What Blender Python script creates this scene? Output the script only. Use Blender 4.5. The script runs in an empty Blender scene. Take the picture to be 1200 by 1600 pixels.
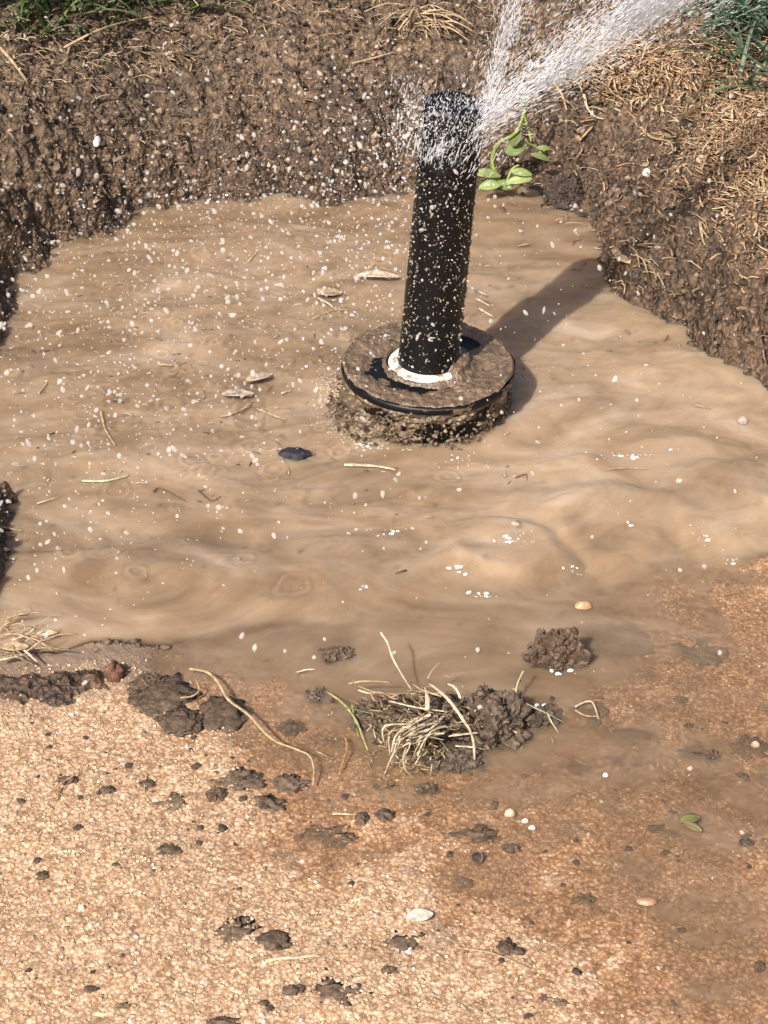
import bpy, math, random
import numpy as np
from mathutils import Vector, Matrix, noise as mnoise

random.seed(7)
RNG = np.random.default_rng(7)
scn = bpy.context.scene
COL = scn.collection

# ------------------------------------------------------------------ camera, light, exposure
F_PX = 3240.0                      # focal length in pixels of a 1200 x 1600 picture
PITCH = math.radians(34.0)
FWD = Vector((0, math.cos(PITCH), -math.sin(PITCH)))
RIGHT = Vector((1, 0, 0))
UP = RIGHT.cross(FWD)
def ray(px, py):
    return (FWD + RIGHT * ((px - 600) / F_PX) - UP * ((py - 800) / F_PX))
_r = ray(667, 572)
CAM = Vector((0, 0, 0.022)) - _r * (0.90 / _r.length)
cam_data = bpy.data.cameras.new('camera')
cam_data.sensor_fit = 'HORIZONTAL'; cam_data.sensor_width = 36
cam_data.lens = 36 * F_PX / 1200
cam_data.clip_start = 0.02; cam_data.clip_end = 500
cam = bpy.data.objects.new('camera', cam_data); COL.objects.link(cam)
cam.location = CAM
cam.rotation_euler = (math.radians(90) - PITCH, 0, 0)
cam_data.dof.use_dof = False
cam_data.dof.focus_distance = 0.84
cam_data.dof.aperture_fstop = 22
scn.camera = cam

SUN_EL = math.radians(43)
SUN_DIR_GROUND = math.radians(60)      # direction in which shadows run, from +x
world = bpy.data.worlds.new('World'); scn.world = world
world.use_nodes = True
wn = world.node_tree.nodes; wl = world.node_tree.links
wn.clear()
sky = wn.new('ShaderNodeTexSky'); sky.sky_type = 'NISHITA'; sky.sun_disc = False
sky.sun_elevation = SUN_EL
sky.dust_density = 4.0; sky.ozone_density = 0.3; sky.air_density = 0.8
sx, sy = -math.cos(SUN_DIR_GROUND), -math.sin(SUN_DIR_GROUND)   # towards the sun
sky.sun_rotation = math.atan2(sx, sy)
bg = wn.new('ShaderNodeBackground'); bg.inputs[1].default_value = 0.11
wo = wn.new('ShaderNodeOutputWorld')
wl.new(sky.outputs[0], bg.inputs[0]); wl.new(bg.outputs[0], wo.inputs[0])
sund = bpy.data.lights.new('sun', 'SUN'); sund.energy = 4.6; sund.angle = math.radians(0.6)
sund.color = (1.0, 0.93, 0.84)
sun = bpy.data.objects.new('sun', sund); COL.objects.link(sun)
to_sun = Vector((sx * math.cos(SUN_EL), sy * math.cos(SUN_EL), math.sin(SUN_EL)))
sun.rotation_euler = to_sun.to_track_quat('Z', 'Y').to_euler()
sun.location = (-1, -1, 2)
scn.view_settings.view_transform = 'Standard'
scn.view_settings.look = 'None'
scn.view_settings.exposure = 0.5
scn.view_settings.gamma = 1.0
scn.cycles.max_bounces = 8
scn.cycles.transparent_max_bounces = 24
scn.cycles.caustics_reflective = False
scn.cycles.caustics_refractive = False
scn.cycles.use_denoising = True
scn.cycles.sample_clamp_indirect = 4.0

# ------------------------------------------------------------------ picture <-> world
def w2px(P):
    d = np.asarray(P, float) - np.array(CAM)
    z = d @ np.array(FWD)
    return 600 + F_PX * (d @ np.array(RIGHT)) / z, 800 - F_PX * (d @ np.array(UP)) / z, z
def at(px, py, z=0.0):
    r = ray(px, py); t = (z - CAM.z) / r.z
    return CAM + r * t

# ------------------------------------------------------------------ noise
_perm = np.random.default_rng(3).permutation(4096)
_ang = np.random.default_rng(4).random(4096) * 2 * np.pi
_val = np.random.default_rng(5).random(4096)
def _hash(ix, iy, s):
    return _perm[(_perm[(_perm[(ix & 4095)] + iy) & 4095] + s * 17) & 4095]
def perlin(x, y, s=0):
    ix = np.floor(x).astype(np.int64); iy = np.floor(y).astype(np.int64)
    fx = x - ix; fy = y - iy
    u = fx ** 3 * (fx * (fx * 6 - 15) + 10); v = fy ** 3 * (fy * (fy * 6 - 15) + 10)
    def g(i, j):
        a = _ang[_hash(ix + i, iy + j, s)]
        return np.cos(a) * (fx - i) + np.sin(a) * (fy - j)
    a = g(0, 0) * (1 - u) + g(1, 0) * u
    b = g(0, 1) * (1 - u) + g(1, 1) * u
    return (a * (1 - v) + b * v) * 1.5
def fbm(x, y, s=0, o=4, k=0.5):
    r = 0; a = 1; t = 0
    for i in range(o):
        r = r + a * perlin(x * 2 ** i + 13.7 * i, y * 2 ** i - 7.3 * i, s + i); t += a; a *= k
    return r / t
def worley(x, y, s=0):
    ix = np.floor(x).astype(np.int64); iy = np.floor(y).astype(np.int64)
    best = np.full(x.shape, 9.0); second = np.full(x.shape, 9.0); val = np.zeros(x.shape)
    for i in (-1, 0, 1):
        for j in (-1, 0, 1):
            h = _hash(ix + i, iy + j, s)
            d = np.hypot(ix + i + _val[h] - x, iy + j + _val[(h + 999) & 4095] - y)
            m = d < best
            second = np.where(m, best, np.minimum(second, d))
            val = np.where(m, _val[(h + 555) & 4095], val); best = np.where(m, d, best)
    return best, second, val
def sstep(a, b, x):
    t = np.clip((x - a) / (b - a), 0, 1); return t * t * (3 - 2 * t)
def sdf(poly, x, y):
    """signed distance, positive outside"""
    d = np.full(x.shape, 1e9); inside = np.zeros(x.shape, bool)
    n = len(poly)
    for i in range(n):
        ax, ay = poly[i]; bx, by = poly[(i + 1) % n]
        ex, ey = bx - ax, by - ay
        t = np.clip(((x - ax) * ex + (y - ay) * ey) / (ex * ex + ey * ey + 1e-12), 0, 1)
        d = np.minimum(d, np.hypot(x - ax - t * ex, y - ay - t * ey))
        c = ((ay > y) != (by > y)) & (x < (bx - ax) * (y - ay) / ((by - ay) if by != ay else 1e-12) + ax)
        inside ^= c
    return np.where(inside, -d, d)

# ------------------------------------------------------------------ mesh helpers
def tag(o, label=None, cat=None, group=None, kind=None):
    if label: o['label'] = label
    if cat: o['category'] = cat
    if group: o['group'] = group
    if kind: o['kind'] = kind
    return o
def empty(name, loc=(0, 0, 0)):
    o = bpy.data.objects.new(name, None); o.location = loc; o.empty_display_size = 0.01
    COL.objects.link(o); return o
def npmesh(name, V, F, mat, parent=None, smooth=True, attrs=None, colors=None):
    me = bpy.data.meshes.new(name)
    V = np.asarray(V, np.float32); F = np.asarray(F, np.int32)
    n, k = F.shape
    me.vertices.add(len(V)); me.vertices.foreach_set('co', V.ravel())
    me.loops.add(n * k); me.loops.foreach_set('vertex_index', F.ravel())
    me.polygons.add(n); me.polygons.foreach_set('loop_start', np.arange(n, dtype=np.int32) * k)
    me.polygons.foreach_set('loop_total', np.full(n, k, np.int32))
    me.update(calc_edges=True)
    me.polygons.foreach_set('use_smooth', np.full(n, smooth))
    for a, v in (attrs or {}).items():
        me.attributes.new(a, 'FLOAT', 'POINT').data.foreach_set('value', np.asarray(v, np.float32).ravel())
    if colors is not None:
        c = np.ones((len(V), 4), np.float32); c[:, :3] = colors
        me.attributes.new('tint', 'FLOAT_COLOR', 'POINT').data.foreach_set('color', c.ravel())
    me.materials.append(mat)
    me.validate()
    o = bpy.data.objects.new(name, me); COL.objects.link(o)
    if parent: o.parent = parent
    return o
def axis(lo, hi, step, far, grow=1.25):
    mid = np.arange(lo, hi + step / 2, step)
    out = []; s = step; p = hi
    while p < far:
        s *= grow; p += s; out.append(p)
    outl = []; s = step; p = lo
    while p > -far:
        s *= grow; p -= s; outl.append(p)
    return np.concatenate([np.array(outl[::-1]), mid, np.array(out)])
def gridfaces(nx, ny):
    i = np.arange(nx * ny).reshape(ny, nx)
    return np.stack([i[:-1, :-1], i[:-1, 1:], i[1:, 1:], i[1:, :-1]], -1).reshape(-1, 4)
class Merge:
    """collects small pieces that belong to ONE mesh"""
    def __init__(s): s.V = []; s.F = []; s.C = []; s.n = 0
    def add(s, V, F, col=(1, 1, 1)):
        V = np.asarray(V, float)
        F = np.asarray(F)
        if F.shape[1] == 3: F = np.concatenate([F, F[:, 2:3]], 1)
        s.V.append(V); s.F.append(F + s.n); s.n += len(V)
        s.C.append(np.tile(np.asarray(col, float), (len(V), 1)))
    def build(s, name, mat, parent=None, smooth=True):
        V = np.concatenate(s.V); F = np.concatenate(s.F); C = np.concatenate(s.C)
        me = bpy.data.meshes.new(name)
        me.from_pydata(V.tolist(), [], [([a, b, c] if c == d else [a, b, c, d]) for a, b, c, d in F.tolist()])
        c4 = np.ones((len(V), 4), np.float32); c4[:, :3] = C
        me.attributes.new('tint', 'FLOAT_COLOR', 'POINT').data.foreach_set('color', c4.ravel())
        me.polygons.foreach_set('use_smooth', np.full(len(me.polygons), smooth))
        me.materials.append(mat); me.update()
        o = bpy.data.objects.new(name, me); COL.objects.link(o)
        if parent: o.parent = parent
        return o
def ico(sub):
    import bmesh
    bm = bmesh.new(); bmesh.ops.create_icosphere(bm, subdivisions=sub, radius=1)
    V = np.array([v.co[:] for v in bm.verts]); F = np.array([[v.index for v in f.verts] for f in bm.faces])
    bm.free(); return V, F
ICO = {k: ico(k) for k in (1, 2, 3, 4, 5)}
def rotmats(n, rng, flat=False):
    a = rng.random(n) * 2 * np.pi
    c, s = np.cos(a), np.sin(a); z = np.zeros(n); o = np.ones(n)
    Rz = np.stack([np.stack([c, -s, z], -1), np.stack([s, c, z], -1), np.stack([z, z, o], -1)], 1)
    b = rng.random(n) * (0.6 if flat else 2 * np.pi)
    c, s = np.cos(b), np.sin(b)
    Rx = np.stack([np.stack([o, z, z], -1), np.stack([z, c, -s], -1), np.stack([z, s, c], -1)], 1)
    return Rz @ Rx
def scatter(name, P, S, mat, colors, rng, sub=1, flat=False, jit=0.25, smooth=False, parent=None):
    """many small irregular lumps as ONE mesh; S is N x 3"""
    n = len(P); V0, F0 = ICO[sub]; m = len(V0)
    J = 1 + (rng.random((n, m, 1)) - .5) * 2 * jit
    V = V0[None] * J * S[:, None, :]
    V = np.einsum('nij,nmj->nmi', rotmats(n, rng, flat), V) + P[:, None, :]
    F = (F0[None] + (np.arange(n) * m)[:, None, None]).reshape(-1, 3)
    return npmesh(name, V.reshape(-1, 3), F, mat, parent, smooth, colors=np.repeat(colors, m, 0))
def tube(pts, radii, sides=6, flat=1.0, wob=0.0):
    pts = [Vector(p) for p in pts]; n = len(pts)
    V = []; F = []
    ref = Vector((0, 0, 1))
    for i, p in enumerate(pts):
        t = (pts[min(i + 1, n - 1)] - pts[max(i - 1, 0)]).normalized()
        a = t.cross(ref)
        if a.length < 1e-3: a = t.cross(Vector((0, 1, 0)))
        a.normalize(); b = a.cross(t)
        r = radii[i] if hasattr(radii, '__len__') else radii
        for k in range(sides):
            w = 2 * math.pi * k / sides
            rr = r * (1 + random.uniform(-wob, wob))
            V.append((p + a * math.cos(w) * rr + b * math.sin(w) * rr * flat)[:])
    for i in range(n - 1):
        for k in range(sides):
            F.append([i * sides + k, i * sides + (k + 1) % sides, (i + 1) * sides + (k + 1) % sides, (i + 1) * sides + k])
    V.append(pts[0][:]); V.append(pts[-1][:])
    c0, c1 = len(V) - 2, len(V) - 1
    for k in range(sides):
        F.append([c0, (k + 1) % sides, k, k]); q = (n - 1) * sides
        F.append([c1, q + k, q + (k + 1) % sides, q + (k + 1) % sides])
    return np.array(V), np.array(F)
def smooth_path(pts, sub=5):
    P = [Vector(p) for p in pts]; out = []
    for i in range(len(P) - 1):
        p0 = P[max(i - 1, 0)]; p1 = P[i]; p2 = P[i + 1]; p3 = P[min(i + 2, len(P) - 1)]
        for k in range(sub):
            t = k / sub
            out.append(0.5 * ((2 * p1) + (-p0 + p2) * t + (2 * p0 - 5 * p1 + 4 * p2 - p3) * t * t + (-p0 + 3 * p1 - 3 * p2 + p3) * t ** 3))
    out.append(P[-1]); return out

# ------------------------------------------------------------------ materials
def mat(name):
    m = bpy.data.materials.new(name); m.use_nodes = True
    nt = m.node_tree; nt.nodes.clear()
    out = nt.nodes.new('ShaderNodeOutputMaterial')
    def N(t, **kw):
        n = nt.nodes.new(t)
        for k, v in kw.items():
            if k == 'op': n.operation = v
            elif k == 'blend': n.blend_type = v; n.data_type = 'RGBA'
            else: n.inputs[int(k[1:]) if k[0] == '_' and k[1:].isdigit() else k.replace('_', ' ')].default_value = v
        return n
    return m, nt, out, N, nt.links.new
def ramp(nt, stops, interp='LINEAR'):
    r = nt.nodes.new('ShaderNodeValToRGB'); cr = r.color_ramp; cr.interpolation = interp
    while len(cr.elements) > 1: cr.elements.remove(cr.elements[-1])
    cr.elements[0].position = stops[0][0]; cr.elements[0].color = (*stops[0][1], 1)
    for p, c in stops[1:]:
        e = cr.elements.new(p); e.color = (*c, 1)
    return r
def mixc(N, L, blend, fac, a, b):
    m = N('ShaderNodeMix', blend=blend)
    for sock, v in ((m.inputs[0], fac), (m.inputs[6], a), (m.inputs[7], b)):
        if hasattr(v, 'is_linked'): L(v, sock)
        else: sock.default_value = v if not isinstance(v, tuple) else (*v, 1)
    return m.outputs[2]

def tint_mat(name, rough=0.7, noise=400, amt=0.35, bump=0.3, spec=0.4, sss=0, trans=0):
    """colour from the mesh's own tint attribute, broken up by fine noise"""
    m, nt, out, N, L = mat(name)
    a = N('ShaderNodeAttribute'); a.attribute_name = 'tint'
    g = N('ShaderNodeNewGeometry')
    n = N('ShaderNodeTexNoise', Scale=noise, Detail=4.0, Roughness=0.65); L(g.outputs['Position'], n.inputs['Vector'])
    r = ramp(nt, [(0.3, (1 - amt,) * 3), (0.7, (1 + amt * .4,) * 3)]); L(n.outputs[0], r.inputs[0])
    c = mixc(N, L, 'MULTIPLY', 1.0, a.outputs['Color'], r.outputs[0])
    p = N('ShaderNodeBsdfPrincipled', Roughness=rough); p.inputs['Specular IOR Level'].default_value = spec
    L(c, p.inputs['Base Color'])
    b = N('ShaderNodeBump', Strength=bump, Distance=0.0006); L(n.outputs[0], b.inputs['Height']); L(b.outputs[0], p.inputs['Normal'])
    if trans:
        t = N('ShaderNodeBsdfTranslucent'); L(c, t.inputs[0])
        mx = N('ShaderNodeMixShader', _0=trans); L(p.outputs[0], mx.inputs[1]); L(t.outputs[0], mx.inputs[2]); L(mx.outputs[0], out.inputs[0])
    else: L(p.outputs[0], out.inputs[0])
    return m

def soil_material():
    m, nt, out, N, L = mat('soil')
    g = N('ShaderNodeNewGeometry')
    n1 = N('ShaderNodeTexNoise', Scale=260.0, Detail=6.0, Roughness=0.7); L(g.outputs['Position'], n1.inputs['Vector'])
    n2 = N('ShaderNodeTexNoise', Scale=22.0, Detail=3.0); L(g.outputs['Position'], n2.inputs['Vector'])
    v = N('ShaderNodeTexVoronoi', Scale=420.0); L(g.outputs['Position'], v.inputs['Vector'])
    r1 = ramp(nt, [(0.34, (.032, .022, .015)), (0.47, (.115, .080, .052)), (0.60, (.21, .150, .102)), (0.74, (.38, .29, .21))]); L(n1.outputs[0], r1.inputs[0])
    sp = N('ShaderNodeSeparateColor'); L(v.outputs['Color'], sp.inputs[0])
    rv = ramp(nt, [(0, (.35, .33, .31)), (.5, (.85, .84, .82)), (.9, (1.25, 1.2, 1.12))]); L(sp.outputs[0], rv.inputs[0])
    c = mixc(N, L, 'MULTIPLY', 0.8, r1.outputs[0], rv.outputs[0])
    r2 = ramp(nt, [(0.35, (.75, .72, .7)), (0.65, (1.15, 1.1, 1.05))]); L(n2.outputs[0], r2.inputs[0])
    c = mixc(N, L, 'MULTIPLY', 1.0, c, r2.outputs[0])
    w = N('ShaderNodeAttribute'); w.attribute_name = 'wet'
    c = mixc(N, L, 'MULTIPLY', w.outputs['Fac'], c, (.66, .60, .56))
    p = N('ShaderNodeBsdfPrincipled'); L(c, p.inputs['Base Color'])
    mr = N('ShaderNodeMapRange', _3=.85, _4=.4); L(w.outputs['Fac'], mr.inputs[0]); L(mr.outputs[0], p.inputs['Roughness'])
    ad = N('ShaderNodeMath', op='ADD'); L(n1.outputs[0], ad.inputs[0]); L(v.outputs['Distance'], ad.inputs[1])
    b = N('ShaderNodeBump', Strength=0.9, Distance=0.0018); L(ad.outputs[0], b.inputs['Height']); L(b.outputs[0], p.inputs['Normal'])
    L(p.outputs[0], out.inputs[0]); return m

def concrete_material():
    m, nt, out, N, L = mat('concrete')
    g = N('ShaderNodeNewGeometry')
    n0 = N('ShaderNodeTexNoise', Scale=160.0, Detail=2.0); L(g.outputs['Position'], n0.inputs['Vector'])
    jig = N('ShaderNodeMix'); jig.data_type = 'RGBA'; jig.blend_type = 'ADD'; jig.inputs[0].default_value = 0.0025
    L(g.outputs['Position'], jig.inputs[6]); L(n0.outputs['Color'], jig.inputs[7])
    v = N('ShaderNodeTexVoronoi', Scale=760.0); L(jig.outputs[2], v.inputs['Vector'])
    vb = N('ShaderNodeTexVoronoi', Scale=380.0); L(jig.outputs[2], vb.inputs['Vector'])
    n1 = N('ShaderNodeTexNoise', Scale=700.0, Detail=4.0, Roughness=.7); L(g.outputs['Position'], n1.inputs['Vector'])
    n2 = N('ShaderNodeTexNoise', Scale=28.0, Detail=5.0, Roughness=.6); L(g.outputs['Position'], n2.inputs['Vector'])
    n3 = N('ShaderNodeTexNoise', Scale=9.0, Detail=3.0); L(g.outputs['Position'], n3.inputs['Vector'])
    sep = N('ShaderNodeSeparateColor'); L(v.outputs['Color'], sep.inputs[0])
    grains = ramp(nt, [(0, (.36, .23, .13)), (.15, (.43, .285, .165)), (.4, (.50, .352, .238)), (.65, (.54, .392, .270)), (.82, (.62, .475, .345)), (.93, (.72, .60, .45)), (1, (.42, .24, .14))]); L(sep.outputs[0], grains.inputs[0])
    sepb = N('ShaderNodeSeparateColor'); L(vb.outputs['Color'], sepb.inputs[0])
    gb = ramp(nt, [(0, (.8, .77, .74)), (.5, (1, 1, 1)), (1, (1.12, 1.1, 1.06))]); L(sepb.outputs[1], gb.inputs[0])
    c = mixc(N, L, 'MULTIPLY', 1.0, grains.outputs[0], gb.outputs[0])
    gap = ramp(nt, [(.34, (1, 1, 1)), (.60, (.55, .46, .39))]); L(v.outputs['Distance'], gap.inputs[0])
    c = mixc(N, L, 'MULTIPLY', .8, c, gap.outputs[0])
    f1 = ramp(nt, [(.3, (.72, .7, .68)), (.6, (1.08, 1.06, 1.04))]); L(n1.outputs[0], f1.inputs[0])
    c = mixc(N, L, 'MULTIPLY', .8, c, f1.outputs[0])
    f2 = ramp(nt, [(.33, (.86, .82, .79)), (.5, (1, 1, 1)), (.7, (1.06, 1.05, 1.02))]); L(n2.outputs[0], f2.inputs[0])
    c = mixc(N, L, 'MULTIPLY', .7, c, f2.outputs[0])
    w = N('ShaderNodeAttribute'); w.attribute_name = 'wet'
    c = mixc(N, L, 'MULTIPLY', w.outputs['Fac'], c, (.86, .78, .71))
    d = N('ShaderNodeAttribute'); d.attribute_name = 'mud'
    md = mixc(N, L, 'MIX', f2.outputs[0], (.10, .07, .05), (.17, .12, .085))
    c = mixc(N, L, 'MIX', d.outputs['Fac'], c, md)
    p = N('ShaderNodeBsdfPrincipled'); L(c, p.inputs['Base Color'])
    mr = N('ShaderNodeMapRange', _3=.9, _4=.65); L(w.outputs['Fac'], mr.inputs[0]); L(mr.outputs[0], p.inputs['Roughness'])
    iv = N('ShaderNodeMath', op='SUBTRACT', _0=1.0); L(v.outputs['Distance'], iv.inputs[1])
    ad = N('ShaderNodeMath', op='ADD'); L(iv.outputs[0], ad.inputs[0]); L(n1.outputs[0], ad.inputs[1])
    b = N('ShaderNodeBump', Strength=0.38, Distance=0.0006); L(ad.outputs[0], b.inputs['Height']); L(b.outputs[0], p.inputs['Normal'])
    L(p.outputs[0], out.inputs[0]); return m

def water_material():
    m, nt, out, N, L = mat('muddy_water')
    g = N('ShaderNodeNewGeometry')
    mp = N('ShaderNodeMapping'); mp.inputs['Scale'].default_value = (11, 19, 10); L(g.outputs['Position'], mp.inputs[0])
    n = N('ShaderNodeTexNoise', Scale=1.0, Detail=7.0, Roughness=.58, Distortion=2.2); L(mp.outputs[0], n.inputs['Vector'])
    mp2 = N('ShaderNodeMapping'); mp2.inputs['Scale'].default_value = (50, 95, 40); L(g.outputs['Position'], mp2.inputs[0])
    n2 = N('ShaderNodeTexNoise', Scale=1.0, Detail=5.0, Roughness=.6, Distortion=.8); L(mp2.outputs[0], n2.inputs['Vector'])
    r = ramp(nt, [(.30, (.175, .117, .070)), (.45, (.250, .173, .109)), (.57, (.302, .215, .142)), (.74, (.39, .295, .212))]); L(n.outputs[0], r.inputs[0])
    r2 = ramp(nt, [(.3, (.82, .79, .76)), (.5, (1, 1, 1)), (.72, (1.08, 1.075, 1.07))]); L(n2.outputs[0], r2.inputs[0])
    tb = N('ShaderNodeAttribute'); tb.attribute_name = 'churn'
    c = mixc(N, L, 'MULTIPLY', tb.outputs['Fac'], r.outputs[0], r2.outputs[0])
    si = N('ShaderNodeAttribute'); si.attribute_name = 'water_tone'
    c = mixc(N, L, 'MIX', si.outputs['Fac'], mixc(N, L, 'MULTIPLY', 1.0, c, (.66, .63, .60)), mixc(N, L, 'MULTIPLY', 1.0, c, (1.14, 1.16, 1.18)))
    p = N('ShaderNodeBsdfPrincipled', Roughness=.5); L(c, p.inputs['Base Color'])
    p.inputs['Specular IOR Level'].default_value = 0
    p.inputs['Subsurface Weight'].default_value = 1.0
    p.inputs['Subsurface Radius'].default_value = (1.0, .7, .45)
    p.inputs['Subsurface Scale'].default_value = 0.018
    d = N('ShaderNodeAttribute'); d.attribute_name = 'depth_mm'
    mu = N('ShaderNodeMath', op='MULTIPLY', _1=-1 / 1.9); L(d.outputs['Fac'], mu.inputs[0])
    ex = N('ShaderNodeMath', op='EXPONENT'); L(mu.outputs[0], ex.inputs[0])     # exp(-depth/k) = clear share
    t = N('ShaderNodeBsdfTransparent'); t.inputs[0].default_value = (.97, .93, .88, 1)
    mx = N('ShaderNodeMixShader'); L(ex.outputs[0], mx.inputs[0]); L(p.outputs[0], mx.inputs[1]); L(t.outputs[0], mx.inputs[2])
    gl = N('ShaderNodeBsdfGlossy', Roughness=.06)
    nb = N('ShaderNodeTexNoise', Scale=190.0, Detail=3.0); L(g.outputs['Position'], nb.inputs['Vector'])
    b = N('ShaderNodeBump', Strength=.6, Distance=0.001); L(nb.outputs[0], b.inputs['Height'])
    L(b.outputs[0], gl.inputs['Normal'])
    fr = N('ShaderNodeFresnel', IOR=1.33)
    io = N('ShaderNodeMapRange', _1=0.0, _2=1.0, _3=1.33, _4=1 / 1.33); L(g.outputs['Backfacing'], io.inputs[0]); L(io.outputs[0], fr.inputs['IOR']); L(b.outputs[0], fr.inputs['Normal'])
    m2 = N('ShaderNodeMixShader'); L(fr.outputs[0], m2.inputs[0]); L(mx.outputs[0], m2.inputs[1]); L(gl.outputs[0], m2.inputs[2])
    L(m2.outputs[0], out.inputs[0]); return m

def droplet_material(name, white, alpha):
    m, nt, out, N, L = mat(name)
    p = N('ShaderNodeBsdfPrincipled', Roughness=.12); p.inputs['Base Color'].default_value = (*white, 1)
    p.inputs['Specular IOR Level'].default_value = .8
    tl = N('ShaderNodeBsdfTranslucent'); tl.inputs[0].default_value = (*white, 1)
    a = N('ShaderNodeMixShader', _0=.35); L(p.outputs[0], a.inputs[1]); L(tl.outputs[0], a.inputs[2])
    t = N('ShaderNodeBsdfTransparent')
    x = N('ShaderNodeMixShader', _0=alpha); L(t.outputs[0], x.inputs[1]); L(a.outputs[0], x.inputs[2])
    L(x.outputs[0], out.inputs[0]); return m
def clear_drop():
    m, nt, out, N, L = mat('clear_water')
    p = N('ShaderNodeBsdfGlass', Roughness=.0, IOR=1.33); L(p.outputs[0], out.inputs[0]); return m

M_SOIL = soil_material(); M_CONC = concrete_material(); M_WATER = water_material()
M_CRUMB = tint_mat('soil_crumb', .75, 900, .5, .5)
M_GRIT = tint_mat('grit', .6, 1500, .25, .3)
M_MUD = tint_mat('wet_mud', .6, 620, .7, 1.0, .35)
M_SMEAR = tint_mat('mud_smear', .75, 520, .6, .8, .25)
M_STRAW = tint_mat('dry_straw', .65, 480, .6, .3, .3, trans=.15)
M_GREEN = tint_mat('green_leaf', .45, 260, .3, .2, .4, trans=.35)
M_STONE = tint_mat('pebble', .4, 600, .4, .3, .5)
M_DROP = droplet_material('droplet', (.82, .78, .72), .36)
M_SPRAY = droplet_material('spray_water', (.93, .94, .97), .36)
M_FOAM = droplet_material('foam', (.74, .65, .55), .42)
M_CLEAR = clear_drop(); M_GLINT = droplet_material('painted_glint', (.95, .94, .92), .9)  # the near-white one stands in for sun glints

# ------------------------------------------------------------------ terrain fields
def poly(pix, z=0.0): return [tuple(at(a, b, z)[:2]) for a, b in pix]
POOL = poly([(-160, 720), (-40, 640), (-8, 570), (4, 500), (6, 440), (95, 392), (180, 352), (240, 328), (330, 318), (450, 316), (560, 310), (640, 300), (740, 300), (830, 312), (893, 322),
             (925, 350), (943, 400), (952, 445), (985, 470), (1035, 500), (1085, 545), (1135, 580), (1200, 612), (1300, 640), (1500, 700), (1560, 850),
             (1500, 1100), (900, 1300), (300, 1300), (-100, 1090), (-160, 1010), (-20, 985), (8, 950), (4, 900), (8, 855), (10, 810), (-8, 780), (-60, 760)])
EDGE = [at(a, b) for a, b in [(-900, 1110), (-100, 1050), (60, 1040), (200, 1024), (330, 1012), (420, 985), (560, 965), (700, 935), (860, 915), (930, 893), (1050, 885), (1200, 880), (1500, 872), (2400, 862)]]
EX = np.array([p.x for p in EDGE]); EY = np.array([p.y for p in EDGE])
def edge_y(x): return np.interp(x, EX, EY)
# film of water over the concrete: (px, py, depth in mm, minus = height above the water)
CTRL = [(0, 1040, -2), (150, 1065, -2), (300, 1040, .2), (250, 1120, -1.2), (400, 1005, 1.3), (400, 1090, .7), (520, 1000, 1.8), (330, 1160, -.3), (450, 1170, .9), (450, 1240, .1), (350, 1270, -1), (540, 1240, .5),
        (600, 1020, 3), (600, 1120, 1.8), (640, 1220, 1.0), (600, 1310, -.1), (600, 1400, -1.3), (740, 980, 3.5), (760, 1050, 4.5), (800, 1150, 2.2), (800, 1270, .9), (720, 1340, -.2), (830, 1400, .05), (780, 1500, -1.2),
        (900, 960, 2.2), (950, 1010, 1.6), (1000, 1090, .9), (950, 1160, 1.1), (1000, 1250, .8), (980, 1380, .5), (960, 1480, .1), (900, 1580, -.6), (1060, 930, .3), (1150, 945, -.2), (1150, 1020, .5), (1110, 1110, .5),
        (1150, 1210, .8), (1150, 1330, .6), (1100, 1450, .5), (1180, 1560, .3), (1050, 1600, .1), (0, 1250, -2), (200, 1400, -3), (0, 1600, -3), (400, 1550, -3), (650, 1650, -2.4), (-300, 1200, -4), (-300, 1700, -5),
        (600, 2000, -5), (1600, 1300, .3), (1500, 1700, -1), (1100, 2000, -4), (1900, 1300, -4), (1900, 900, -4)]
CP = np.array([(*at(a, b)[:2], c) for a, b, c in CTRL])
def film(x, y):
    num = 0; den = 0
    for cx, cy, c in CP:
        w = 1 / ((x - cx) ** 2 + (y - cy) ** 2 + 2.0e-4) ** 2
        num = num + w * c; den = den + w
    return num / den * 1e-3
def soil_h(x, y):
    d = sdf(POOL, x, y)
    d = d + fbm(x * 34, y * 34, 11, 4) * .012 + fbm(x * 130, y * 130, 15, 3) * .005
    out = np.clip(d, 0, None)
    bank = .040 * (1 - np.exp(-out / .045)) + np.minimum(out, .6) * .20 + .005 * sstep(0, .008, d)
    right = sstep(.10, .16, x) * sstep(.01, .05, y)
    bank = bank + right * (.018 * sstep(0, .04, out))
    left = sstep(-.12, -.19, x); bank = bank + left * .013 * sstep(.0, .03, out) * sstep(-.03, .02, y)
    pit = -.035 * sstep(0, .05, -d)
    h = np.where(d > 0, bank, pit)
    lump = (fbm(x * 24, y * 24, 21, 5, .6) * .013 + fbm(x * 60, y * 110, 31, 5, .72) * .0085)
    f1, f2, _ = worley(x * 120 + fbm(x * 200, y * 200, 41, 2) * .5, y * 120, 51)
    clod = (1 - np.clip(f1, 0, 1)) * .0042
    f1, f2, _ = worley(x * 300, y * 300, 61)
    fine = (1 - np.clip(f1, 0, 1)) * .0018
    h = h + (lump + clod + fine) * sstep(-.012, .012, d)
    # the soil dips under the paving in front; smeared mud along its left edge stays on top
    ey = edge_y(x)
    front = sstep(.006, -.012, y - ey)
    mud = sstep(at(330, 1040).x, at(120, 1040).x, x) * sstep(.030, .004, np.abs(y - ey + .012) + fbm(x * 40, y * 40, 71, 3) * .012)
    under = -.012 + mud * (.0138 + fbm(x * 110, y * 110, 72, 4) * .0045 + fine + clod * .5)
    far = sstep(.35, .5, np.abs(x))
    h = h * (1 - front) + under * front * (1 - far) + front * far * (-.012)
    return h, d
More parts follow.
